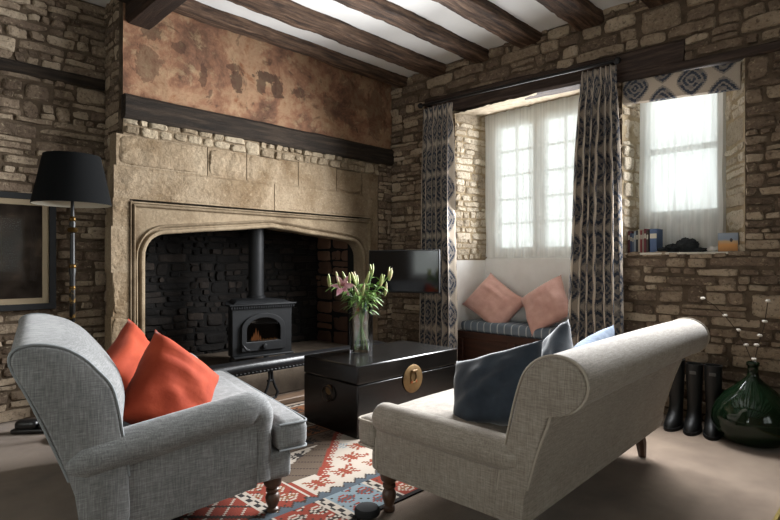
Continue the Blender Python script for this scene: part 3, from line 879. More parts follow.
# ------------------------------------------------------------------ upholstery
def sofa(name, label, W, loc_, rz, fab, pip, D, armz, arm_down, back, leg_h, roundtop, rear_splay, yf=-.05, crown_y=.0, leg_y=.10, leg_x=.03, arm_rear=-.80, side_drop=0, rr=.068):
    front_of = lambda y, z: y > -.55-.5*(z-.0)*.98
    """x across, y forwards, origin on the floor under the middle of the front rail"""
    s = thing(name, label, 'sofa', loc_, rz)
    hw = W/2
    zb = leg_h
    # frame
    mb = MB(); mb.rbox((0, -.40*D/.83, (zb+.29)/2), (W-.05, .80*D/.83, .29-zb), .025, 10)
    build('frame', mb, fab, s)
    # arms
    for sd in (-1, 1):
        mb = MB()
        z_r, z_f = armz
        yr = arm_rear
        # side panel
        def side(a, b, sd=sd):
            top = z_r+(z_f-z_r)*a-.05
            yrl = yr+.10*(1-b)
            y = yrl+(yf-yrl)*a
            zb_l = zb-side_drop*max(0, -y-.12)
            z = zb_l+(top-zb_l)*b
            bow = .008*math.sin(math.pi*b)
            return (sd*(hw-.022+bow), y, z)
        def sidei(a, b, sd=sd):
            y = (-.77+(yf+.77)*a); top = z_r+(z_f-z_r)*a-.05
            return (sd*(hw-.115), y, zb+.05+(top-zb-.05)*b)
        mb.grid(side, 12, 6); mb.grid(sidei, 12, 6)
        def fr_(a, b, sd=sd):
            return (sd*(hw-.022-.093*a+.0), yf+.018*math.sin(math.pi*a), zb+(z_f-.05-zb)*b)
        mb.grid(fr_, 6, 6)
        # roll
        path, rad = [], []
        nS = 12
        for k in range(nS+1):
            a = k/nS
            path.append((sd*(hw-.052), yr+.01+(yf-.035-yr)*a, z_r+(z_f-z_r)*a-rr)); rad.append(rr)
        if arm_down:
            for k in range(1, 7):
                an = math.pi/2*k/6
                path.append((sd*(hw-.055), yf-.025+.055*math.sin(an), z_f-rr-.055*(1-math.cos(an)))); rad.append(rr-.018*k/6)
            for k in range(1, 6):
                path.append((sd*(hw-.06), yf+.03, z_f-rr-.055-(z_f-rr-.055-zb-.015)*k/5)); rad.append(.05)
        else:
            for k in range(1, 6):
                an = math.pi/2*k/5
                path.append((sd*(hw-.052), yf-.025+.05*math.sin(an), z_f-rr)); rad.append(rr*max(.15, math.cos(an)**.6))
        rad[0] = rr*.75
        mb.tube(path, rad, 16)
        build('arm', mb, fab, s, ang=60)
        mb = MB()
        pp = [(sd*(hw-.018), yf+.002, zb+.02), (sd*(hw-.018), yf+.004, zb+.12), (sd*(hw-.02), yf+.004, z_f-.16)]
        if not arm_down: mb.tube(pp, .005, 6); build('piping', mb, pip, s)
    # seat cushion with front wings
    mb = MB()
    st_ = .425
    mb.rbox((0, -.30, (.285+st_)/2), (W-.235, .66, st_-.285), .045, 12, (0,0,.022), .004, 3)
    wy = yf+(.095 if arm_down else .002)
    mb.rbox((0, (.078+wy)/2, (.285+st_)/2), (W-.01, .078-wy, st_-.285), .042, 12, (0,.008,.008), .003, 3)
    seat = build('seat_cushion', mb, fab, s)
    mb = MB()
    for z in (st_-.012, .297):
        x, y0, y1, r = hw-.008, wy+.006, .074, .03
        mb.tube([(-x, y0, z), (-x, y1-r, z), (-x+r*.3, y1-r*.3, z), (-x+r, y1, z), (x-r, y1, z), (x-r*.3, y1-r*.3, z), (x, y1-r, z), (x, y0, z)], .0055, 6)
    build('piping', mb, pip, seat)
    # back: scroll profile swept across
    n = len(back); cy = sum(p[0] for p in back)/n; cz = sum(p[1] for p in back)/n
    mb = MB(); secs = []
    er = roundtop
    xs = []
    for k in range(6):
        a = math.pi/2*k/5; xs.append((-hw+er*(1-math.sin(a)), (1-math.cos(a))))
    xs = xs[::-1]
    mid = [(-hw+er+(W-2*er)*k/16, 0) for k in range(1, 16)]
    seq = xs + mid + [(-x, i) for x, i in reversed(xs)]
    b = len(mb.v)
    for x, ins in seq:
        crown = .006*(1-(x/hw)**2)
        cyw = crown_y*max(0, 1-abs(x/hw)**5)
        for (y, z) in back:
            d = V((cy-y, cz-z, 0)); L = max(d.length, 1e-6)
            q = d/L*min(er*ins*.6, L*.8)
            fw = 0 if z < .45 else (1 if front_of(y, z) else 0)
            mb.v.append((x, y+q.x+cyw*fw*min(1, (z-.45)/.15), z+q.y+(crown if z > .6 else 0)))
    m_ = len(seq)
    for k in range(m_-1):
        for i in range(n):
            j = (i+1) % n
            mb.f.append((b+k*n+i, b+k*n+j, b+(k+1)*n+j, b+(k+1)*n+i)); mb.m.append(0)
    mb.f.append(tuple(b+i for i in range(n))); mb.m.append(0)
    mb.f.append(tuple(b+(m_-1)*n+i for i in reversed(range(n)))); mb.m.append(0)
    bk = build('back', mb, fab, s, ang=50)
    for sd in (-1, 1):
        mb = MB()
        up = [p for p in back if p[1] > .30]
        i0 = next(i for i in range(n) if back[i][1] > .30 and back[i-1][1] <= .30)
        pts = []
        for k in range(n):
            p = back[(i0+k) % n]
            if p[1] <= .30: break
            pts.append((sd*(hw-er*.25), p[0], p[1]))
        mb.tube(pts, .005, 6); build('piping', mb, pip, bk)
    # legs
    tp = [(.018,0),(.024,.006),(.024,.022),(.017,.03),(.022,.042),(.028,.062),(.030,.085),(.024,.102),(.019,.108),(.027,.118),(.027,.13),(.021,.136),(.034,.15),(.038,.17),(.038,.20)]
    kz = zb/.19
    for sd in (-1, 1):
        mb = MB(); mb.lathe([(r*1.12, z*kz) for r, z in tp], 18, (sd*(hw-.075), -.075, 0)); build('front_leg', mb, LEG, s)
        mb = MB(); mb.tube([(sd*(hw-.10), -D+.15, zb+.01), (sd*(hw-.095+leg_x*.3), -D+.13, zb*.5), (sd*(hw-.09+leg_x), -D+.03+leg_y, 0.0)], [.036,.032,.022], 8); build('rear_leg', mb, LEG, s)
    return s

def smooth_prof(pts, n=3):
    """closed Catmull-Rom through the points"""
    out = []
    N = len(pts)
    for i in range(N):
        p0, p1, p2, p3 = (V((*pts[(i+k) % N], 0)) for k in (-1, 0, 1, 2))
        for k in range(n):
            t = k/n
            q = .5*((2*p1)+(p2-p0)*t+(2*p0-5*p1+4*p2-p3)*t*t+(-p0+3*p1-3*p2+p3)*t**3)
            out.append((q.x, q.y))
    return out
back_roll = smooth_prof([(y_+.045, z_) for y_, z_ in [(-.83,.19),(-.845,.28),(-.89,.45),(-.935,.575),(-.955,.625),(-1.01,.635),(-1.06,.675),(-1.08,.735),(-1.06,.79),(-1.01,.822),(-.95,.826),(-.89,.80),(-.845,.75),(-.815,.67),(-.785,.55),(-.76,.43),(-.735,.30),(-.73,.19)]], 3)
sofa('sofa', 'oatmeal linen sofa with scrolled back, nearest the window seat', 1.66, (2.48, 1.835, 0), R(2.0), OATF, PIPE_O, .83, (.495,.505), False, back_roll, .185, .035, .03)
back_tall = smooth_prof([(-.825,.10),(-.86,.28),(-.93,.48),(-1.0,.66),(-1.05,.77),(-1.058,.82),(-1.035,.848),(-.975,.856),(-.90,.838),(-.835,.795),(-.79,.745),(-.742,.68),(-.718,.59),(-.705,.50),(-.69,.40),(-.68,.28),(-.69,.12)], 3)
sofa('loveseat', 'grey linen two seater with low sloping arms and orange cushions', 1.36, (1.535, 2.686, 0), R(-101.3), GREYF, PIPE_G, .83, (.47,.575), True, back_tall, .16, .03, .0, -.17, .06, .0, .0, -.90, .13, .075)

# ------------------------------------------------------------------ throw pillows
def pillow_mesh(w, h, t, seed, nu=22, wr=.010, dent=0):
    mb = MB(); n = nu
    idx = {}
    for side in (0, 1):
        for j in range(n+1):
            for i in range(n+1):
                u, v = 2*i/n-1, 2*j/n-1
                edge = i in (0, n) or j in (0, n)
                if side == 1 and edge: continue
                e = max(0, (1-u*u))**.5*max(0, (1-v*v))**.5
                T = t/2*(e**.8)
                x = w/2*u*(1-.10*(1-v*v)*abs(u)**3); y = h/2*v*(1-.10*(1-u*u)*abs(v)**3)
                if dent: y -= dent*max(0, v)**2*math.exp(-(u/.35)**2)
                s = 1 if side == 0 else -1
                q = V((x*3.2+seed, y*3.2, s*2+seed))
                z = s*T*(1+.18*noise.noise(q)) + s*wr*e*noise.noise(V((x*9+seed, y*22, s)))
                x += .008*noise.noise(V((x*6, y*6, seed+3))); y += .008*noise.noise(V((x*6, y*6, seed+7)))
                mb.v.append((x, y, z)); idx[(side, i, j)] = len(mb.v)-1
                if edge: idx[(1, i, j)] = idx[(0, i, j)]
    for side in (0, 1):
        for j in range(n):
            for i in range(n):
                f = (idx[(side,i,j)], idx[(side,i+1,j)], idx[(side,i+1,j+1)], idx[(side,i,j+1)])
                mb.f.append(f if side == 0 else f[::-1]); mb.m.append(0)
    return mb

def pillow(name, label, cat, mat, c, normal, up, w, h, t, seed, spin=0, group=None, dent=0, piping=None, wr=.01, flat=None, right=None):
    o = build(name, pillow_mesh(w, h, t, seed, dent=dent, wr=wr), mat, ang=80)
    nn = V(normal).normalized(); u = V(up); u = (u-nn*u.dot(nn)).normalized(); r_ = u.cross(nn)
    if spin:
        a = R(spin); u, r_ = u*math.cos(a)+r_*math.sin(a), r_*math.cos(a)-u*math.sin(a)
    if right: r_ = V(right).normalized(); u = nn.cross(r_)
    m = Matrix((r_, u, nn)).transposed().to_4x4(); m.translation = V(c)
    if flat:   # the lower edge squashes on the seat
        mi = m.inverted()
        for v_ in o.data.vertices:
            q = m @ v_.co
            if q.z < flat: q.z = flat+(q.z-flat)*.06; v_.co = mi @ q
    o.matrix_world = m
    tag(o, label, cat, group)
    if piping:
        mb = MB(); pts = []
        n = 22
        vs = o.data.vertices
        ed = [(i, 0) for i in range(n)] + [(n, j) for j in range(n)] + [(i, n) for i in range(n, 0, -1)] + [(0, j) for j in range(n, 0, -1)]
        pts = [tuple(vs[j*(n+1)+i].co) for i, j in ed]; pts.append(pts[0])
        mb.tube(pts, .004, 6); build('piping', mb, piping, o)
    return o
pillow('throw_pillow', 'big orange velvet cushion nearest the camera on the grey loveseat', 'cushion', ORANGE, (1.003, 2.409, 0.549), (0.317, -0.92, 0.232), (0.551, 0.378, 0.744), .43, .43, .24, 3.1, 0, 'orange cushions', flat=.44, right=(0.772, 0.108, -0.626), wr=.02)
pillow('throw_pillow', 'orange velvet cushion leaning behind the nearer orange one on the loveseat', 'cushion', ORANGE, (1.0, 2.85, .58), (.66,-.68,.32), (-.2,.1,1), .44, .42, .19, 8.7, -22, 'orange cushions', flat=.44, wr=.02)
pillow('throw_pillow', 'dark blue cushion against the near arm of the oatmeal sofa', 'cushion', NAVY, (2.03, 1.35, .575), (-.88,.16,.36), (.3,-.2,1), .52, .36, .20, 5.3, -28, 'blue cushions', flat=.44, wr=.022)
pillow('throw_pillow', 'dark blue cushion with upright corner in the middle of the oatmeal sofa', 'cushion', NAVY, (2.36, 1.27, .605), (-.62,.70,.35), (.1,-.3,1), .42, .40, .16, 6.4, 32, 'blue cushions', flat=.44, wr=.018)
pillow('throw_pillow', 'pale blue cushion peeping over the sofa back beneath the right curtain', 'cushion', SKYB, (2.69, 1.24, .59), (-.1,.9,.35), (0,-.3,1), .46, .40, .15, 7.5, 8, 'blue cushions', flat=.44)

# ------------------------------------------------------------------ window seat
ws = thing('window_seat', 'dark mahogany panelled window seat box below the big window', 'window seat', (XW, 2.7, 0))
def wl(mb): return loc(mb, (XW, 2.7, 0))
mb = MB(); mb.box(XW-.005, XG1-.03, 2.075, 3.285, 0, .455); build('box', wl(mb), DWOOD, ws, smooth=False)
mb = MB()
mb.box(XW-.03, XW-.005, 2.06, 3.32, .39, .46); mb.box(XW-.03, XW-.005, 2.06, 3.32, 0, .09)
for y in (2.06, 2.64, 3.24): mb.box(XW-.03, XW-.005, y, y+.08, .09, .39)
build('front_frame', wl(mb), DWOOD, ws, bevel=.005)
def striped():
    m, t, b = newmat('striped_seat_pad')
    b.inputs['Roughness'].default_value = .9
    sp = t.nodes.new('ShaderNodeSeparateXYZ'); tc = t.nodes.new('ShaderNodeTexCoord'); t.links.new(tc.outputs['Object'], sp.inputs[0])
    e = (E(t, sp.outputs['Y'])*13.0).fract()
    k = e.lt(.16)
    t.links.new(mixc(t, k.s, '#66717c', '#a3aaac'), b.inputs['Base Color'])
    return m
mb = MB(); mb.rbox((0, 0, 0), (.47, 1.20, .095), .03, 10, (0,0,.012), .003, 4)
o = build('seat_pad', mb, striped(), loc=(XW+.215, 2.68, .51)); tag(o, 'blue and cream striped pad on the window seat', 'seat pad')
pillow('throw_pillow', 'dusty pink cushion on the window seat by the left curtain', 'cushion', PINK, (4.46, 2.99, .745), (-.86,-.22,.45), (.3,.05,1), .54, .44, .20, 2.2, 33, 'pink cushions', wr=.016)
pillow('throw_pillow', 'dusty pink cushion on the window seat by the right curtain', 'cushion', PINK, (4.44, 2.42, .755), (-.80,.15,.50), (.3,-.05,1), .48, .46, .19, 9.9, 52, 'pink cushions', wr=.016)
pillow('throw_pillow', 'small grey cushion lying between the two pink cushions', 'cushion', GREYC, (4.56, 2.70, .66), (-.75,.0,.65), (.3,0,1), .36, .24, .12, 4.2)

# ------------------------------------------------------------------ trunk
CX0, CX1, CY0, CY1, CH = 2.262, 3.300, 2.556, 3.14, .48
tk = thing('trunk', 'black lacquered wooden trunk with round brass lock plate used as table', 'trunk', ((CX0+CX1)/2, (CY0+CY1)/2, 0.006))
cw, cd = (CX1-CX0)/2, (CY1-CY0)/2
mb = MB(); mb.box(-cw, cw, -cd, cd, 0, .345); build('body', mb, LACQ, tk, bevel=.008)
mb = MB(); mb.box(-cw-.002, cw+.002, -cd-.002, cd+.002, .349, .472)
lid = build('lid', mb, LACQT, tk, bevel=.010)
mb = MB(); mb.lathe([(.001,0),(.098,0),(.100,.004),(.094,.008),(.001,.009)], 40)
mb.v = [(p[0]+.0, -cd-.003-p[2], p[1]+.315) for p in mb.v]
lk = build('lock_plate', mb, BRASS, tk)
mb = MB(); mb.rbox((0, -cd-.022, .372), (.055, .02, .018), .006, 2); mb.tube([(-.018,-cd-.014,.366),(-.03,-cd-.014,.325),(-.012,-cd-.014,.29),(.012,-cd-.014,.29),(.03,-cd-.014,.325),(.018,-cd-.014,.366)], .006, 6)
build('hasp', mb, BRASS, lk)
COPPER = M('copper', '#b06a48', 10, .35, metal=.9)
for x in (-.024, .024):
    mb = MB(); mb.lathe([(.001,-.006),(.009,-.004),(.010,0),(.006,.004),(.001,.005)], 10)
    mb.v = [(p[0]+x, -cd-.016+p[2], p[1]+.295) for p in mb.v]
    build('knob', mb, COPPER, lk)
for sx in (-1, 1):
    mb = MB(); mb.lathe([(.001,0),(.032,0),(.034,.004),(.001,.008)], 20); mb.v = [(sx*(cw+.001+p[2]), p[0], p[1]+.275) for p in mb.v]
    hp = build('handle_plate', mb, BRASS, tk)
    mb = MB(); mb.tube([(sx*(cw+.018), .05*math.sin(2*math.pi*k/20), .25+.05*math.cos(2*math.pi*k/20)) for k in range(21)], .006, 8); build('ring_handle', mb, M('iron_ring', '#3a332c', 10, .4, metal=.8), hp)

# ------------------------------------------------------------------ vase of lilies
VX, VY, VZ = 2.66, 2.965, .479
va = thing('vase', 'clear glass cylinder vase with water standing on the black trunk', 'vase', (VX, VY, VZ))
mb = MB(); mb.lathe([(.001,.001),(.085,.001),(.088,.01),(.088,.375),(.083,.375),(.083,.022),(.001,.022)], 40, cap=False); build('glass', mb, VGLASS, va)
mb = MB(); mb.lathe([(.001,.024),(.0815,.024),(.0815,.21),(.001,.21)], 32, cap=False); build('water', mb, WATER, va)
rl = random.Random(5)
def lily(k, ang, lean, H, bx, buds, open_=False):
    label = {0: 'lily stem with an open pink flower on the left of the vase'}.get(k, 'lily stem with closed green buds and leaves in the glass vase')
    t = thing('lily_stem', label, 'flower', (VX, VY, VZ+.024), group='lilies in the vase')
    dx, dy = math.cos(ang), math.sin(ang)
    p0 = V((-dx*.05, -dy*.05, .0)); p1 = V((dx*.05, dy*.05, .35)); p2 = V((dx*lean, dy*lean, H))
    pts = []
    for i in range(13):
        a = i/12
        q = p0.lerp(p1, min(1, a*H/.36)) if a*H < .36 else p1.lerp(p2, (a*H-.36)/max(.01, H-.36))
        pts.append(q)
    mb = MB(); mb.tube(pts, .0038, 6); build('stem', mb, STEMG, t)
    top = pts[-1]
    for (a2, sp, L, r) in buds:
        d = V((math.cos(a2)*sp, math.sin(a2)*sp, 1)).normalized()
        base = top + V((math.cos(a2), math.sin(a2), 0))*.012 - V((0,0,.03))
        mb = MB()
        path = [base + d*L*x for x in (0,.08,.2,.4,.6,.8,.93,1)]
        mb.tube(path, [r*x for x in (.25,.5,.78,1,.95,.75,.45,.12)], 10); build('bud', mb, BUD, t)
    for i in range(13):
        zf = rl.uniform(.66, 1.0); q = pts[min(12, int(zf*12))]
        a2 = rl.uniform(0, 2*math.pi); L = rl.uniform(.08, .16); w = rl.uniform(.009, .014)
        o = V((math.cos(a2), math.sin(a2), 0)); sd = V((-o.y, o.x, 0))
        mb = MB()
        def lf(a, b, q=q, o=o, sd=sd, L=L, w=w):
            ww = w*math.sin(math.pi*min(1, b*.92+.08))
            return q + o*(L*b) + V((0,0,L*(.55*b-.75*b*b))) + sd*((a-.5)*2*ww) + V((0,0,.3*ww*abs(a-.5)*2))
        mb.grid(lf, 2, 7)
        l_ = build('leaf', mb, GREEN, t)
    if open_:
        c = top + V((0,0,.0)); ax = V((-.55,-.75,.35)).normalized()
        s1 = ax.cross(V((0,0,1))).normalized(); s2 = s1.cross(ax)
        for i in range(6):
            a2 = 2*math.pi*i/6; o = s1*math.cos(a2)+s2*math.sin(a2); sd = ax.cross(o)
            mb = MB()
            def pf(a, b, o=o, sd=sd, i=i):
                ww = (.022 if i % 2 else .015)*math.sin(math.pi*min(1, b*.9+.1))
                return c + ax*(.06*b-.035*b*b) + o*(.008+.085*b**1.3) + sd*((a-.5)*2*ww)
            mb.grid(pf, 3, 8); build('petal', mb, PETAL, t)
        mb = MB()
        for i in range(5):
            a2 = i*1.25; mb.tube([c+ax*.01, c+ax*.05+(s1*math.cos(a2)+s2*math.sin(a2))*.015], .002, 5)
        build('stamen', mb, M('stamen', '#7c3a20', 10, .7), t)
S2 = 1/math.sqrt(2)
def dirang(lat, dep): # angle on the trunk for a lean to the right (lat) and away (dep) of the camera
    x = dep*S2+lat*S2; y = dep*S2-lat*S2
    return math.atan2(y, x), math.hypot(x, y)
specs = [(-.13,-.05,.50,True),(-.22,.02,.52,False),(-.16,.07,.55,False),(-.08,-.03,.54,False),(-.03,.06,.53,False),(.03,-.04,.55,False),(.07,.05,.60,False),(.13,-.01,.53,False),(.19,.04,.57,False),(.16,-.06,.46,False),(.0,-.08,.46,False)]
for k, (la, de, H, op) in enumerate(specs):
    an, le = dirang(la, de)
    buds = []
    for i in range(rl.choice([2, 2, 3])):
        buds.append((an+rl.uniform(-1.4, 1.4), rl.uniform(.15,.6), rl.uniform(.08,.115), rl.uniform(.0085,.0115)))
    lily(k, an, le*1.05, H-.035, 0, buds, op)

# ------------------------------------------------------------------ kilim rug
PAL = ['#252120', '#a0968a', '#763022', '#454d54', '#53463a', '#70482d', '#6d7a80', '#33261f']
RUGM = [M('kilim_wool', [(.3, c), (.7, c)], 30, 1, .5, 240, .003, spec=.05, sheen=.1) for c in PAL]
RX0, RX1, RY0, RY1 = .98, 3.62, 1.765, 3.55
CS = .0125
MOT = ["..#...#..", "#..#.#..#", ".#.###.#.", "..#####..", ".#.###.#.", "#..#.#..#", "..#...#.."]
FLW = ["...###...", "..#...#..", ".#.###.#.", "#.#...#.#", ".#.###.#.", "..#...#..", "...###..."]
def stamp(pat, i, j):
    return 0 <= j < len(pat) and 0 <= i < len(pat[0]) and pat[j][i] == '#'
SPID = ["##...#...##", ".##.###.##.", "..#######..", "##..###..##", ".#########.", "##..###..##", "..#######..", ".##.###.##.", "##...#...##"]
def rugcol(x, y):
    fy = y-RY0
    if fy < .025 or fy > RY1-RY0-.03 or x-RX0 < .03 or RX1-x < .03: return 0
    I = lambda v, o: int(math.floor((v-o)/CS))
    def sep(c_, jj):
        if c_ in (0, 4): return 1
        return 0 if ((jj//3)+(1 if c_ >= 2 else 0)) % 2 else 1
    def block(ii, jj, bg, fg, alt):
        for ox, oy in ((1, 1), (11, 1), (1, 10), (11, 10), (6, 18)):
            if stamp(FLW, ii-ox, jj-oy):
                return fg if (ii*2+jj) % 5 else alt
            if stamp(["..#####..", ".#######.", "..#####.."], ii-ox, jj-oy-2): return alt
        if (ii+jj) % 9 == 0 and jj % 2: return 7
        return bg
    def band(y0, sh):
        period = .29; bx = (x-1.535+sh)/period; k = math.floor(bx); f = (bx-k)*period
        jj = I(fy, y0)
        if f < .062: return sep(int(f/CS), jj)
        bg, fg, alt = [(6, 2, 3), (2, 1, 5), (5, 1, 2), (2, 1, 7)][k % 4]
        return block(int((f-.062)/CS), jj, bg, fg, alt)
    if fy < .275: return band(.025, 0)
    saw = abs(((x*13) % 1)-.5)*2
    zig = .30+.040*saw
    if fy < zig: return 3
    if fy < zig+.012: return 7
    # white field with a stepped, red toothed end
    lim = 2.30 if x < 1.728 else 2.281+.94*(x-1.728)
    lim = min(lim, 2.281+.94*max(0, 3.1-x), 2.86)
    if x > 1.56 and y < lim:
        e = lim-y
        if x >= 1.728:
            if e < .030: return 2
            if e < .075 and ((x+y)*26) % 1 < .55: return 2
        if x < 1.575: return 2
        for ox, oy in ((1.60, 2.145), (1.80, 2.16), (1.74, 2.31), (1.97, 2.30), (2.02, 2.14), (2.22, 2.2), (2.13, 2.42), (2.4, 2.35), (2.3, 2.55), (2.6, 2.2)):
            if stamp(SPID, I(x, ox), I(y, oy)): return 2 if (I(x, ox)+I(y, oy)) % 4 else 5
        for ox, oy in ((1.74, 2.22), (1.93, 2.25), (2.10, 2.30), (1.90, 2.40), (2.3, 2.4)):
            if stamp([".#.", "###", "#.#"], I(x, ox), I(y, oy)): return 2
        for ox, oy in ((2.25, 2.62), (2.05, 2.50), (2.45, 2.5), (2.6, 2.6)):
            if stamp(FLW, I(x, ox), I(y, oy)): return 6
        return 1
    if x < 1.56 and y < 2.42:
        f = 1.56-x
        if f < .013: return 1
        if f < .20: return block(I(f, .014), I(y, 2.12), 2, 1, 5)
        if f < .262: return sep(int((f-.20)/CS), I(y, 2.1))
        return 7 if abs(((x+y)*7) % 1-.5) < .12 else (1 if abs(((x-y)*9) % 1-.5) < .07 else 2)
    if y < 2.50+.5*max(0, x-1.7) and y < 2.72: 
        return 4 if (I(x, 0)+I(y, 0)) % 11 else 7
    # darker end under the trunk: cream hooks on brown
    jj = I(y, 2.5) % 13; ii = I(x, 0) % 14
    if jj == 0: return 7
    if stamp(SPID, ii-1, jj-2): return 7 if (I(x, 0)//14+I(y, 2.5)//13) % 2 else 0
    return [1, 4, 5][(I(y, 2.5)//13) % 3]
mb = MB()
nx, ny = int((RX1-RX0)/CS), int((RY1-RY0)/CS)
for j in range(ny+1):
    for i in range(nx+1):
        x, y = RX0+i*CS, RY0+j*CS
        mb.v.append((x-2.3, y-2.65, .008+.002*nz(x, y, 0, 3)))
for j in range(ny):
    for i in range(nx):
        a = j*(nx+1)+i
        mb.f.append((a, a+1, a+nx+2, a+nx+1)); mb.m.append(rugcol(RX0+(i+.5)*CS, RY0+(j+.5)*CS))
o = build('kilim_rug', mb, RUGM, smooth=False, loc=(2.3, 2.65, 0)); tag(o, 'patterned red, white and blue kilim rug under the trunk', 'rug')
s_ = o.modifiers.new('solid', 'SOLIDIFY'); s_.thickness = .007; s_.offset = -1

# mat in the near right corner
mt = thing('door_mat', 'brown mat with golden braided edge at lower right corner of the floor', 'mat', (3.6, -.05, 0))
mb = MB(); mb.box(-.8, .8, -.5, .5, .001, .012); build('mat_field', mb, M('mat_brown', [(.3,'#2f241c'),(.7,'#47372b')], 30, 1, .6, 120, .004), mt)
mb = MB(); mb.tube([(-.8,-.5,.012),(-.8,.5,.012),(.8,.5,.012),(.8,-.5,.012),(-.8,-.5,.012)], .012, 8); build('braided_edge', mb, M('mat_gold', [(.3,'#6d5a2c'),(.7,'#93803f')], 60, .9, .6, 120, .004), mt)

# ------------------------------------------------------------------ television
tvx, tvy = (3.60+3.90)/2, (3.90+3.235)/2
tva = math.atan2(3.235-3.90, 3.90-3.60)
tv = thing('television', 'flat black television on a wall arm in the corner by the curtain', 'television', (tvx, tvy, 1.058), tva)
mb = MB(); mb.box(-.365, .365, 0, .035, -.21, .21); build('casing', mb, BLACKM, tv, bevel=.006)
mb = MB(); mb.box(-.353, .353, -.002, .004, -.192, .200); build('screen', mb, SCREEN, tv, smooth=False)
mb = MB(); mb.box(-.10, .10, .035, .05, -.10, .10); mb.tube([(0,.05,0),(.0,.17,0),(.08,.30,0)], .018, 8); build('wall_arm', mb, BLACKM, tv)

# ------------------------------------------------------------------ lamp
LX, LY = .985, 3.93
lp = thing('floor_lamp', 'tall floor lamp with black drum shade and gilt turned pole', 'lamp', (LX, LY, 0))
mb = MB(); mb.lathe([(.13,0),(.14,.01),(.135,.025),(.05,.04),(.03,.07),(.022,.10)], 28); build('base', mb, BLACK, lp)
mb = MB(); mb.lathe([(.018,.09),(.02,.3),(.017,.6),(.024,.72),(.017,.75),(.017,1.05),(.022,1.10),(.015,1.14),(.014,1.35),(.02,1.40),(.012,1.44),(.009,1.56)], 18); pole = build('pole', mb, BLACK, lp)
for z, r in ((.66,.030),(.74,.026),(.98,.021),(1.12,.024),(1.36,.035),(1.43,.022)):
    mb = MB(); mb.lathe([(.008,z-.022),(r*.8,z-.014),(r,z),(r*.8,z+.014),(.008,z+.022)], 16); build('gilt_collar', mb, GOLD, pole)
mb = MB(); mb.lathe([(.014,.75),(.0185,.76),(.0185,.97),(.0155,1.0)], 14); build('gilt_pattern', mb, M('gilt_on_black', [(.5,'#141210'),(.62,'#6b5126')], 40, .4, metal=.5), pole)
mb = MB()
zb_, zt_, rb_, rt_ = 1.525, 1.845, .232, .166
mb.lathe([(rb_, zb_), (rb_*.75+rt_*.25, zb_+(zt_-zb_)*.25), ((rb_+rt_)/2, (zb_+zt_)/2), (rb_*.25+rt_*.75, zb_+(zt_-zb_)*.75), (rt_, zt_)], 48, cap=False); sh = build('lamp_shade', mb, SHADE, lp)
mb = MB(); mb.lathe([(rb_-.004, zb_+.001), (rt_-.004, zt_-.001)], 48, cap=False); build('shade_lining', mb, SHADE_IN, sh)
mb = MB(); mb.tube([(-.185,0,zt_-.02),(0,0,zt_-.02),(.185,0,zt_-.02)], .003, 6); mb.tube([(0,0,1.55),(0,0,zt_-.02)], .004, 6); build('shade_carrier', mb, BRASS, sh)
mb = MB(); mb.lathe([(.001,1.56),(.02,1.57),(.032,1.62),(.03,1.66),(.001,1.69)], 16); build('bulb', mb, M('bulb_glass', '#e8e4da', 5, .3), lp)

# framed picture
pc = thing('framed_picture', 'black framed dark picture with cream mount beside the floor lamp', 'picture', (.64, YA-.045, 1.225))
pw, ph_ = .40, .425
mb = MB()
def frame_ring(mb, w, h, t, y0, y1):
    mb.box(-w, w, y0, y1, h-t, h); mb.box(-w, w, y0, y1, -h, -h+t); mb.box(-w, -w+t, y0, y1, -h+t, h-t); mb.box(w-t, w, y0, y1, -h+t, h-t)
frame_ring(mb, pw, ph_, .045, -.02, .02); build('frame', mb, BLACKM, pc, bevel=.004)
mb = MB(); frame_ring(mb, pw-.044, ph_-.044, .042, -.006, .006); build('mount', mb, M('cream_mount', '#b3a184', 10, .9), pc, smooth=False)
mb = MB(); mb.box(-pw+.084, pw-.084, -.002, .006, -ph_+.084, ph_-.084); build('print', mb, M('dark_print', [(.3,'#1c1815'),(.55,'#3a322b'),(.8,'#6a5b4b')], 5, .8, detail=8, spec=.03), pc, smooth=False)
mb = MB(); mb.box(-pw+.044, pw-.044, -.012, -.010, -ph_+.044, ph_-.044); build('picture_glass', mb, PICG, pc, smooth=False)

# dark shoe behind the loveseat
mb = MB()
mb.rbox((0,0,.02), (.10,.28,.03), .012, 4); mb.rbox((0,.05,.055), (.085,.15,.07), .03, 4); mb.rbox((0,-.08,.05), (.09,.10,.05), .024, 4)
o = build('shoe', mb, LEATH, loc=(.84, 4.22, .0)); o.rotation_euler = (0,0,R(50)); tag(o, 'black shoe on the carpet behind the loveseat', 'shoe')

# black castor cup near the sofa leg
mb = MB(); mb.lathe([(.05,.0),(.058,.008),(.058,.026),(.050,.036),(.030,.04),(.001,.041)], 24)
o = build('castor_cup', mb, BLACKM, loc=(1.615, 1.76, .012)); tag(o, 'small round black cup on the rug edge by the sofa leg', 'castor cup')

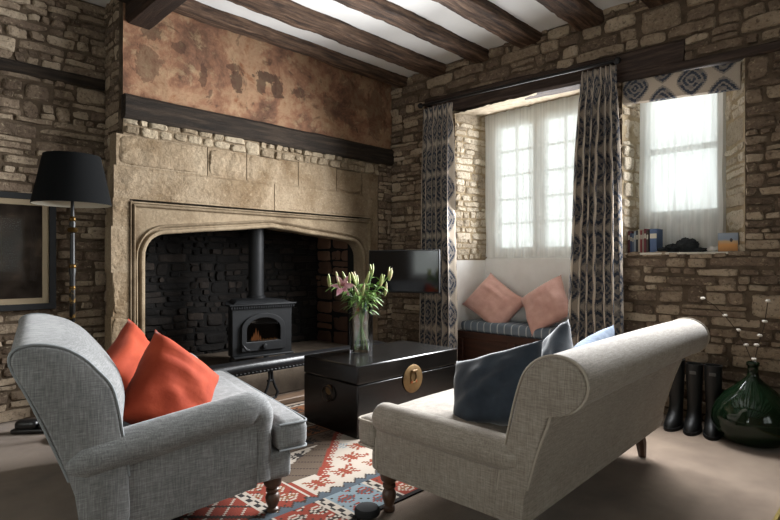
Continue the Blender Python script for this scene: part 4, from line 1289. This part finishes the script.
# ------------------------------------------------------------------ things on the small window ledge
def book(y0, w, h, d, col, label, tilt=0):
    b = thing('book', label, 'book', (XW+.05, y0+w/2, 1.2225), group='books on the window ledge')
    m = M('book_cover', [(.3, col), (.7, col)], 20, .6)
    mb = MB(); mb.box(0, .004, -w/2, w/2, 0, h); mb.box(0, d, -w/2, -w/2+.0025, 0, h); mb.box(0, d, w/2-.0025, w/2, 0, h); build('cover', mb, m, b, smooth=False)
    mb = MB(); mb.box(.004, d-.004, -w/2+.0025, w/2-.0025, .003, h-.004); build('pages', mb, M('paper', '#d8d0c0', 40, .9), b, smooth=False)
    mb = MB(); mb.box(-.0006, 0, -w/2+.003, w/2-.003, h*.60, h*.80); build('spine_label', mb, M('book_label', '#bfb8a8', 30, .7), b, smooth=False)
cols = [('#5d2a2e','dark red'), ('#3b4a68','navy blue'), ('#58677c','slate blue'), ('#8f9aa0','pale grey'), ('#2b2d33','black'), ('#b8ad98','cream'), ('#7c2b30','crimson'), ('#8e8578','taupe'), ('#6b2a34','wine red'), ('#40342e','brown')]
yy = 1.655
for k, (c, nme) in enumerate(cols):
    w = rl.uniform(.013, .018); h = rl.uniform(.145, .19)
    yy -= w+.0005
    book(yy, w, h, .12, c, nme + ' book in the row on the small window ledge')
yy -= .062
book(yy, .055, .185, .13, '#46597a', 'thick blue book at the right end of the ledge row')
mb = MB()
def lump(cx, cy, s, seed, h):
    def fn(a, b):
        th, ph = 2*math.pi*a, math.pi*b
        n = V((math.cos(th)*math.sin(ph), math.sin(th)*math.sin(ph), math.cos(ph)))
        k = 1+.30*noise.noise(n*2.2+V((seed,0,0)))+.22*noise.noise(n*6+V((0,seed,0)))
        return (cx+n.x*s[0]*k, cy+n.y*s[1]*k, max(1.224, 1.224+h+n.z*s[2]*k))
    mb.grid(fn, 40, 20, closeu=True)
lump(4.40, 1.24, (.055,.075,.055), 1, .05); lump(4.42, 1.34, (.05,.06,.035), 4, .03); lump(4.38, 1.40, (.04,.04,.02), 8, .018); lump(4.40, 1.17, (.04,.06,.018), 6, .015)
o = build('crumpled_scarf', mb, M('dark_wool', [(.3,'#17191b'),(.7,'#2e3234')], 30, .95, .8, 60, .008)); tag(o, 'dark crumpled woollen bundle in the middle of the window ledge', 'scarf')
mb = MB(); lump(4.40, 1.06, (.035,.045,.022), 3, .018); lump(4.41, 1.01, (.03,.03,.03), 5, .022)
o = build('white_cloth', mb, M('white_rag', [(.3,'#c9c6c0'),(.7,'#e2e0db')], 20, .9, .4, 60)); tag(o, 'small white crumpled cloth beside the picture card on the ledge', 'cloth')
cd_ = thing('picture_card', 'upright card with an orange and blue landscape at ledge right end', 'card', (4.36, .965, 1.2225), R(6))
mb = MB(); mb.box(0, .02, -.062, .062, 0, .135); build('card_block', mb, M('card_grey', '#6c7683', 10, .7), cd_, smooth=False)
def landscape():
    m, t, b = newmat('card_landscape'); b.inputs['Roughness'].default_value = .6
    sp = t.nodes.new('ShaderNodeSeparateXYZ'); tc = t.nodes.new('ShaderNodeTexCoord'); t.links.new(tc.outputs['Object'], sp.inputs[0])
    e = E(t, sp.outputs['Z'])/.135 + (E(t, noise_node(t, tc.outputs['Object'], 25, 4))-.5)*.15
    t.links.new(ramp(t, e.s, [(.0,'#a8743f'),(.35,'#c98d4d'),(.55,'#b99a72'),(.65,'#7b8795'),(1,'#8b95a2')]), b.inputs['Base Color']); return m
mb = MB(); mb.box(-.001, 0, -.060, .060, .002, .133); pcx = build('printed_face', mb, landscape(), cd_, smooth=False)
mb = MB(); mb.lathe([(.001,-.014),(.008,-.006),(.010,.003),(.006,.012),(.001,.015)], 10, (-.002,-.02,.082)); mb.v = [(p[0]*.1-.001, p[1], p[2]) for p in mb.v]
build('balloon_print', mb, M('balloon_ink', '#3e3a3c', 10, .7), pcx)

# ------------------------------------------------------------------ boots
def boot(x, y, rz, h, label, tilt=0, ms=1.0):
    t = thing('wellington_boot', label, 'boot', (x, y, 0.0), rz, 'wellington boots by the wall')
    t.rotation_euler = (tilt, 0, rz)
    mb = MB()
    # centre line from toe to shaft as stacked oval sections; local +Y is the toe
    secs = [(.0,.045,.135,.046),(.02,.045,.140,.050),(.05,.040,.128,.049),(.075,.022,.102,.047),(.10,.002,.070,.045),(.14,-.012,.054,.043),(.20,-.014,.052,.045),(.28,-.014,.056,.049),(h-.03,-.014,.059,.053),(h,-.014,.060,.054),(h,-.014,.054,.048),(h-.05,-.014,.050,.045)]
    n = 20; b = len(mb.v)
    for (z, cy, ry, rx) in secs:
        for i in range(n):
            a = 2*math.pi*i/n
            mb.v.append((rx*math.cos(a), cy+ry*math.sin(a), z+.004))
    for k in range(len(secs)-1):
        for i in range(n):
            j = (i+1) % n
            mb.f.append((b+k*n+i, b+k*n+j, b+(k+1)*n+j, b+(k+1)*n+i)); mb.m.append(0)
    mb.f.append(tuple(b+i for i in range(n))); mb.m.append(0)
    mb.f.append(tuple(b+(len(secs)-1)*n+i for i in range(n))); mb.m.append(0)
    build('upper', mb, BOOTM, t)
    mb = MB()
    mb.v = []
    for z in (0, .022):
        for i in range(24):
            a = 2*math.pi*i/24; mb.v.append((.054*math.cos(a), .045+.146*math.sin(a), z))
    mb.f = [tuple(range(24))[::-1], tuple(range(24, 48))] + [(i, (i+1) % 24, 24+(i+1) % 24, 24+i) for i in range(24)]; mb.m = [0]*26
    build('sole', mb, BLACKM, t)
    mb = MB(); mb.rbox((0, .047, h-.05), (.04, .006, .022), .003, 1); build('buckle_tab', mb, M('boot_tab', '#4a4a48', 10, .5), t)
boot(4.06, .985, R(100), .45, 'black wellington boot nearest the green bottle')
boot(4.06, 1.10, R(96), .445, 'black wellington boot in the middle, second from the green bottle')
boot(4.06, 1.215, R(92), .46, 'black wellington boot third from the green bottle')
boot(4.05, 1.36, R(85), .40, 'black wellington boot half hidden behind the sofa back')

# ------------------------------------------------------------------ demijohn with cotton stems
DX, DY = 4.035, .755
def green_glass():
    m, t, b = newmat('green_bottle_glass')
    b.inputs['Base Color'].default_value = lin('#1d3320'); b.inputs['Roughness'].default_value = .08
    b.inputs['Transmission Weight'].default_value = .55; b.inputs['IOR'].default_value = 1.45
    return m
GG = green_glass()
dj = thing('demijohn', 'big round green glass demijohn on the floor beside the boots', 'bottle', (DX, DY, 0))
outer = [(.001,.004),(.14,.004),(.19,.03),(.22,.08),(.232,.135),(.226,.19),(.20,.25),(.155,.305),(.105,.35),(.06,.39),(.036,.415),(.030,.44),(.029,.485),(.036,.49),(.037,.508),(.030,.512)]
inner = [(.024,.508),(.023,.44),(.030,.41),(.10,.345),(.15,.30),(.194,.25),(.22,.19),(.226,.135),(.214,.08),(.184,.035),(.14,.012),(.001,.012)]
mb = MB()
mb.lathe(outer+inner, 64, cap=False)
nv = []
for p in mb.v:   # shoulder ribs
    r = math.hypot(p[0], p[1]); a = math.atan2(p[1], p[0])
    k = 1+.022*math.cos(a*26)*max(0, 1-abs(p[2]-.33)/.09) if r > .03 else 1
    nv.append((p[0]*k, p[1]*k, p[2]))
mb.v = nv
build('bottle', mb, GG, dj, ang=60)
TWIG = M('dry_twig', '#3a2e22', 20, .9); BOLL = M('cotton_boll', [(.3,'#cfc6b8'),(.7,'#e8e2d8')], 40, .95, .6, 80)
def cotton(pts, bolls, label):
    t = thing('cotton_stem', label, 'dried flower', (DX, DY, .12), group='cotton stems in the green bottle')
    O = V((DX, DY, .12))
    mb = MB(); mb.tube([V(p)-O for p in pts], .0025, 6); build('twig', mb, TWIG, t)
    for p in bolls:
        mb = MB()
        for k in range(4):
            q = V(p)-O+V((.006*math.cos(k*1.57), .006*math.sin(k*1.57), 0))
            mb.lathe([(.001,-.009),(.007,-.006),(.010,0),(.007,.006),(.001,.009)], 8, q)
        build('boll', mb, BOLL, t)
neck = (DX, DY, .50)
base_ = (DX+.02, DY-.02, .13)
cotton([base_, neck, (4.07,.80,.60), (4.10,.86,.70), (4.12,.93,.79), (4.12,1.00,.86), (4.11,1.06,.90)], [(4.08,.80,.61), (4.11,.85,.70), (4.125,.93,.79), (4.115,1.06,.90)], 'dried cotton stem arching left out of the green bottle')
cotton([(DX-.02, DY+.02, .13), (DX, DY-.004, .50), (4.06,.735,.60), (4.09,.705,.74), (4.12,.69,.90)], [(4.05,.738,.62), (4.07,.725,.68), (4.095,.702,.77), (4.12,.69,.90), (4.03,.748,.53)], 'dried cotton stem rising straight out of the green bottle')

# ------------------------------------------------------------------ light
W = bpy.data.worlds.new('World'); SC.world = W; W.use_nodes = True
bg = W.node_tree.nodes['Background']; bg.inputs[0].default_value = (.96, .98, 1, 1); bg.inputs[1].default_value = 3.0
def area(name, loc, rot, sx, sy, p, col=(1, .98, .95)):
    l = bpy.data.lights.new(name, 'AREA'); l.shape = 'RECTANGLE'; l.size = sx; l.size_y = sy; l.energy = p; l.color = col
    l.spread = R(150)
    o = bpy.data.objects.new(name, l); C.objects.link(o); o.location = loc; o.rotation_euler = rot
    return o
# daylight coming in at each window; the side window is added fill
area('daylight_big_window', (XW-.24, 2.69, 1.86), (0, R(72), 0), 1.3, 1.1, 175, (.96,.98,1))
area('daylight_small_window', (XW-.20, 1.27, 1.80), (0, R(72), 0), 1.05, .72, 92, (.96,.98,1))
area('daylight_big_net', (XG1-.10, 2.67, 1.95), (0, R(90), 0), 1.4, 1.1, 45, (.97,.98,1))
area('daylight_small_net', (XG2-.17, 1.33, 1.98), (0, R(90), 0), 1.05, .52, 18, (.97,.98,1))
area('daylight_rear_window', (1.2, YB-.2, 1.65), (R(90), 0, 0), 2.1, 1.6, 8, (1,.98,.95))
area('side_fill_light', (XB-.2, 1.8, 1.65), (0, R(-90), 0), 1.6, 2.1, 23, (1,.98,.95))  # added fill lamp behind the made-up side window

# ------------------------------------------------------------------ camera
cam = bpy.data.cameras.new('Camera'); co = bpy.data.objects.new('Camera', cam); C.objects.link(co)
cam.sensor_width = 36; cam.lens = 36*530/780; cam.shift_y = 2/780; cam.clip_start = .05
co.location = (0, 0, 1.15); co.rotation_euler = (R(90), 0, R(-45))
SC.camera = co
SC.view_settings.view_transform = 'Standard'; SC.view_settings.look = 'None'; SC.view_settings.gamma = 1
SC.view_settings.exposure = 0.0
SC.cycles.max_bounces = 10; SC.cycles.transparent_max_bounces = 16; SC.cycles.diffuse_bounces = 6
SC.cycles.caustics_reflective = False; SC.cycles.caustics_refractive = False
SC.cycles.sample_clamp_indirect = 6
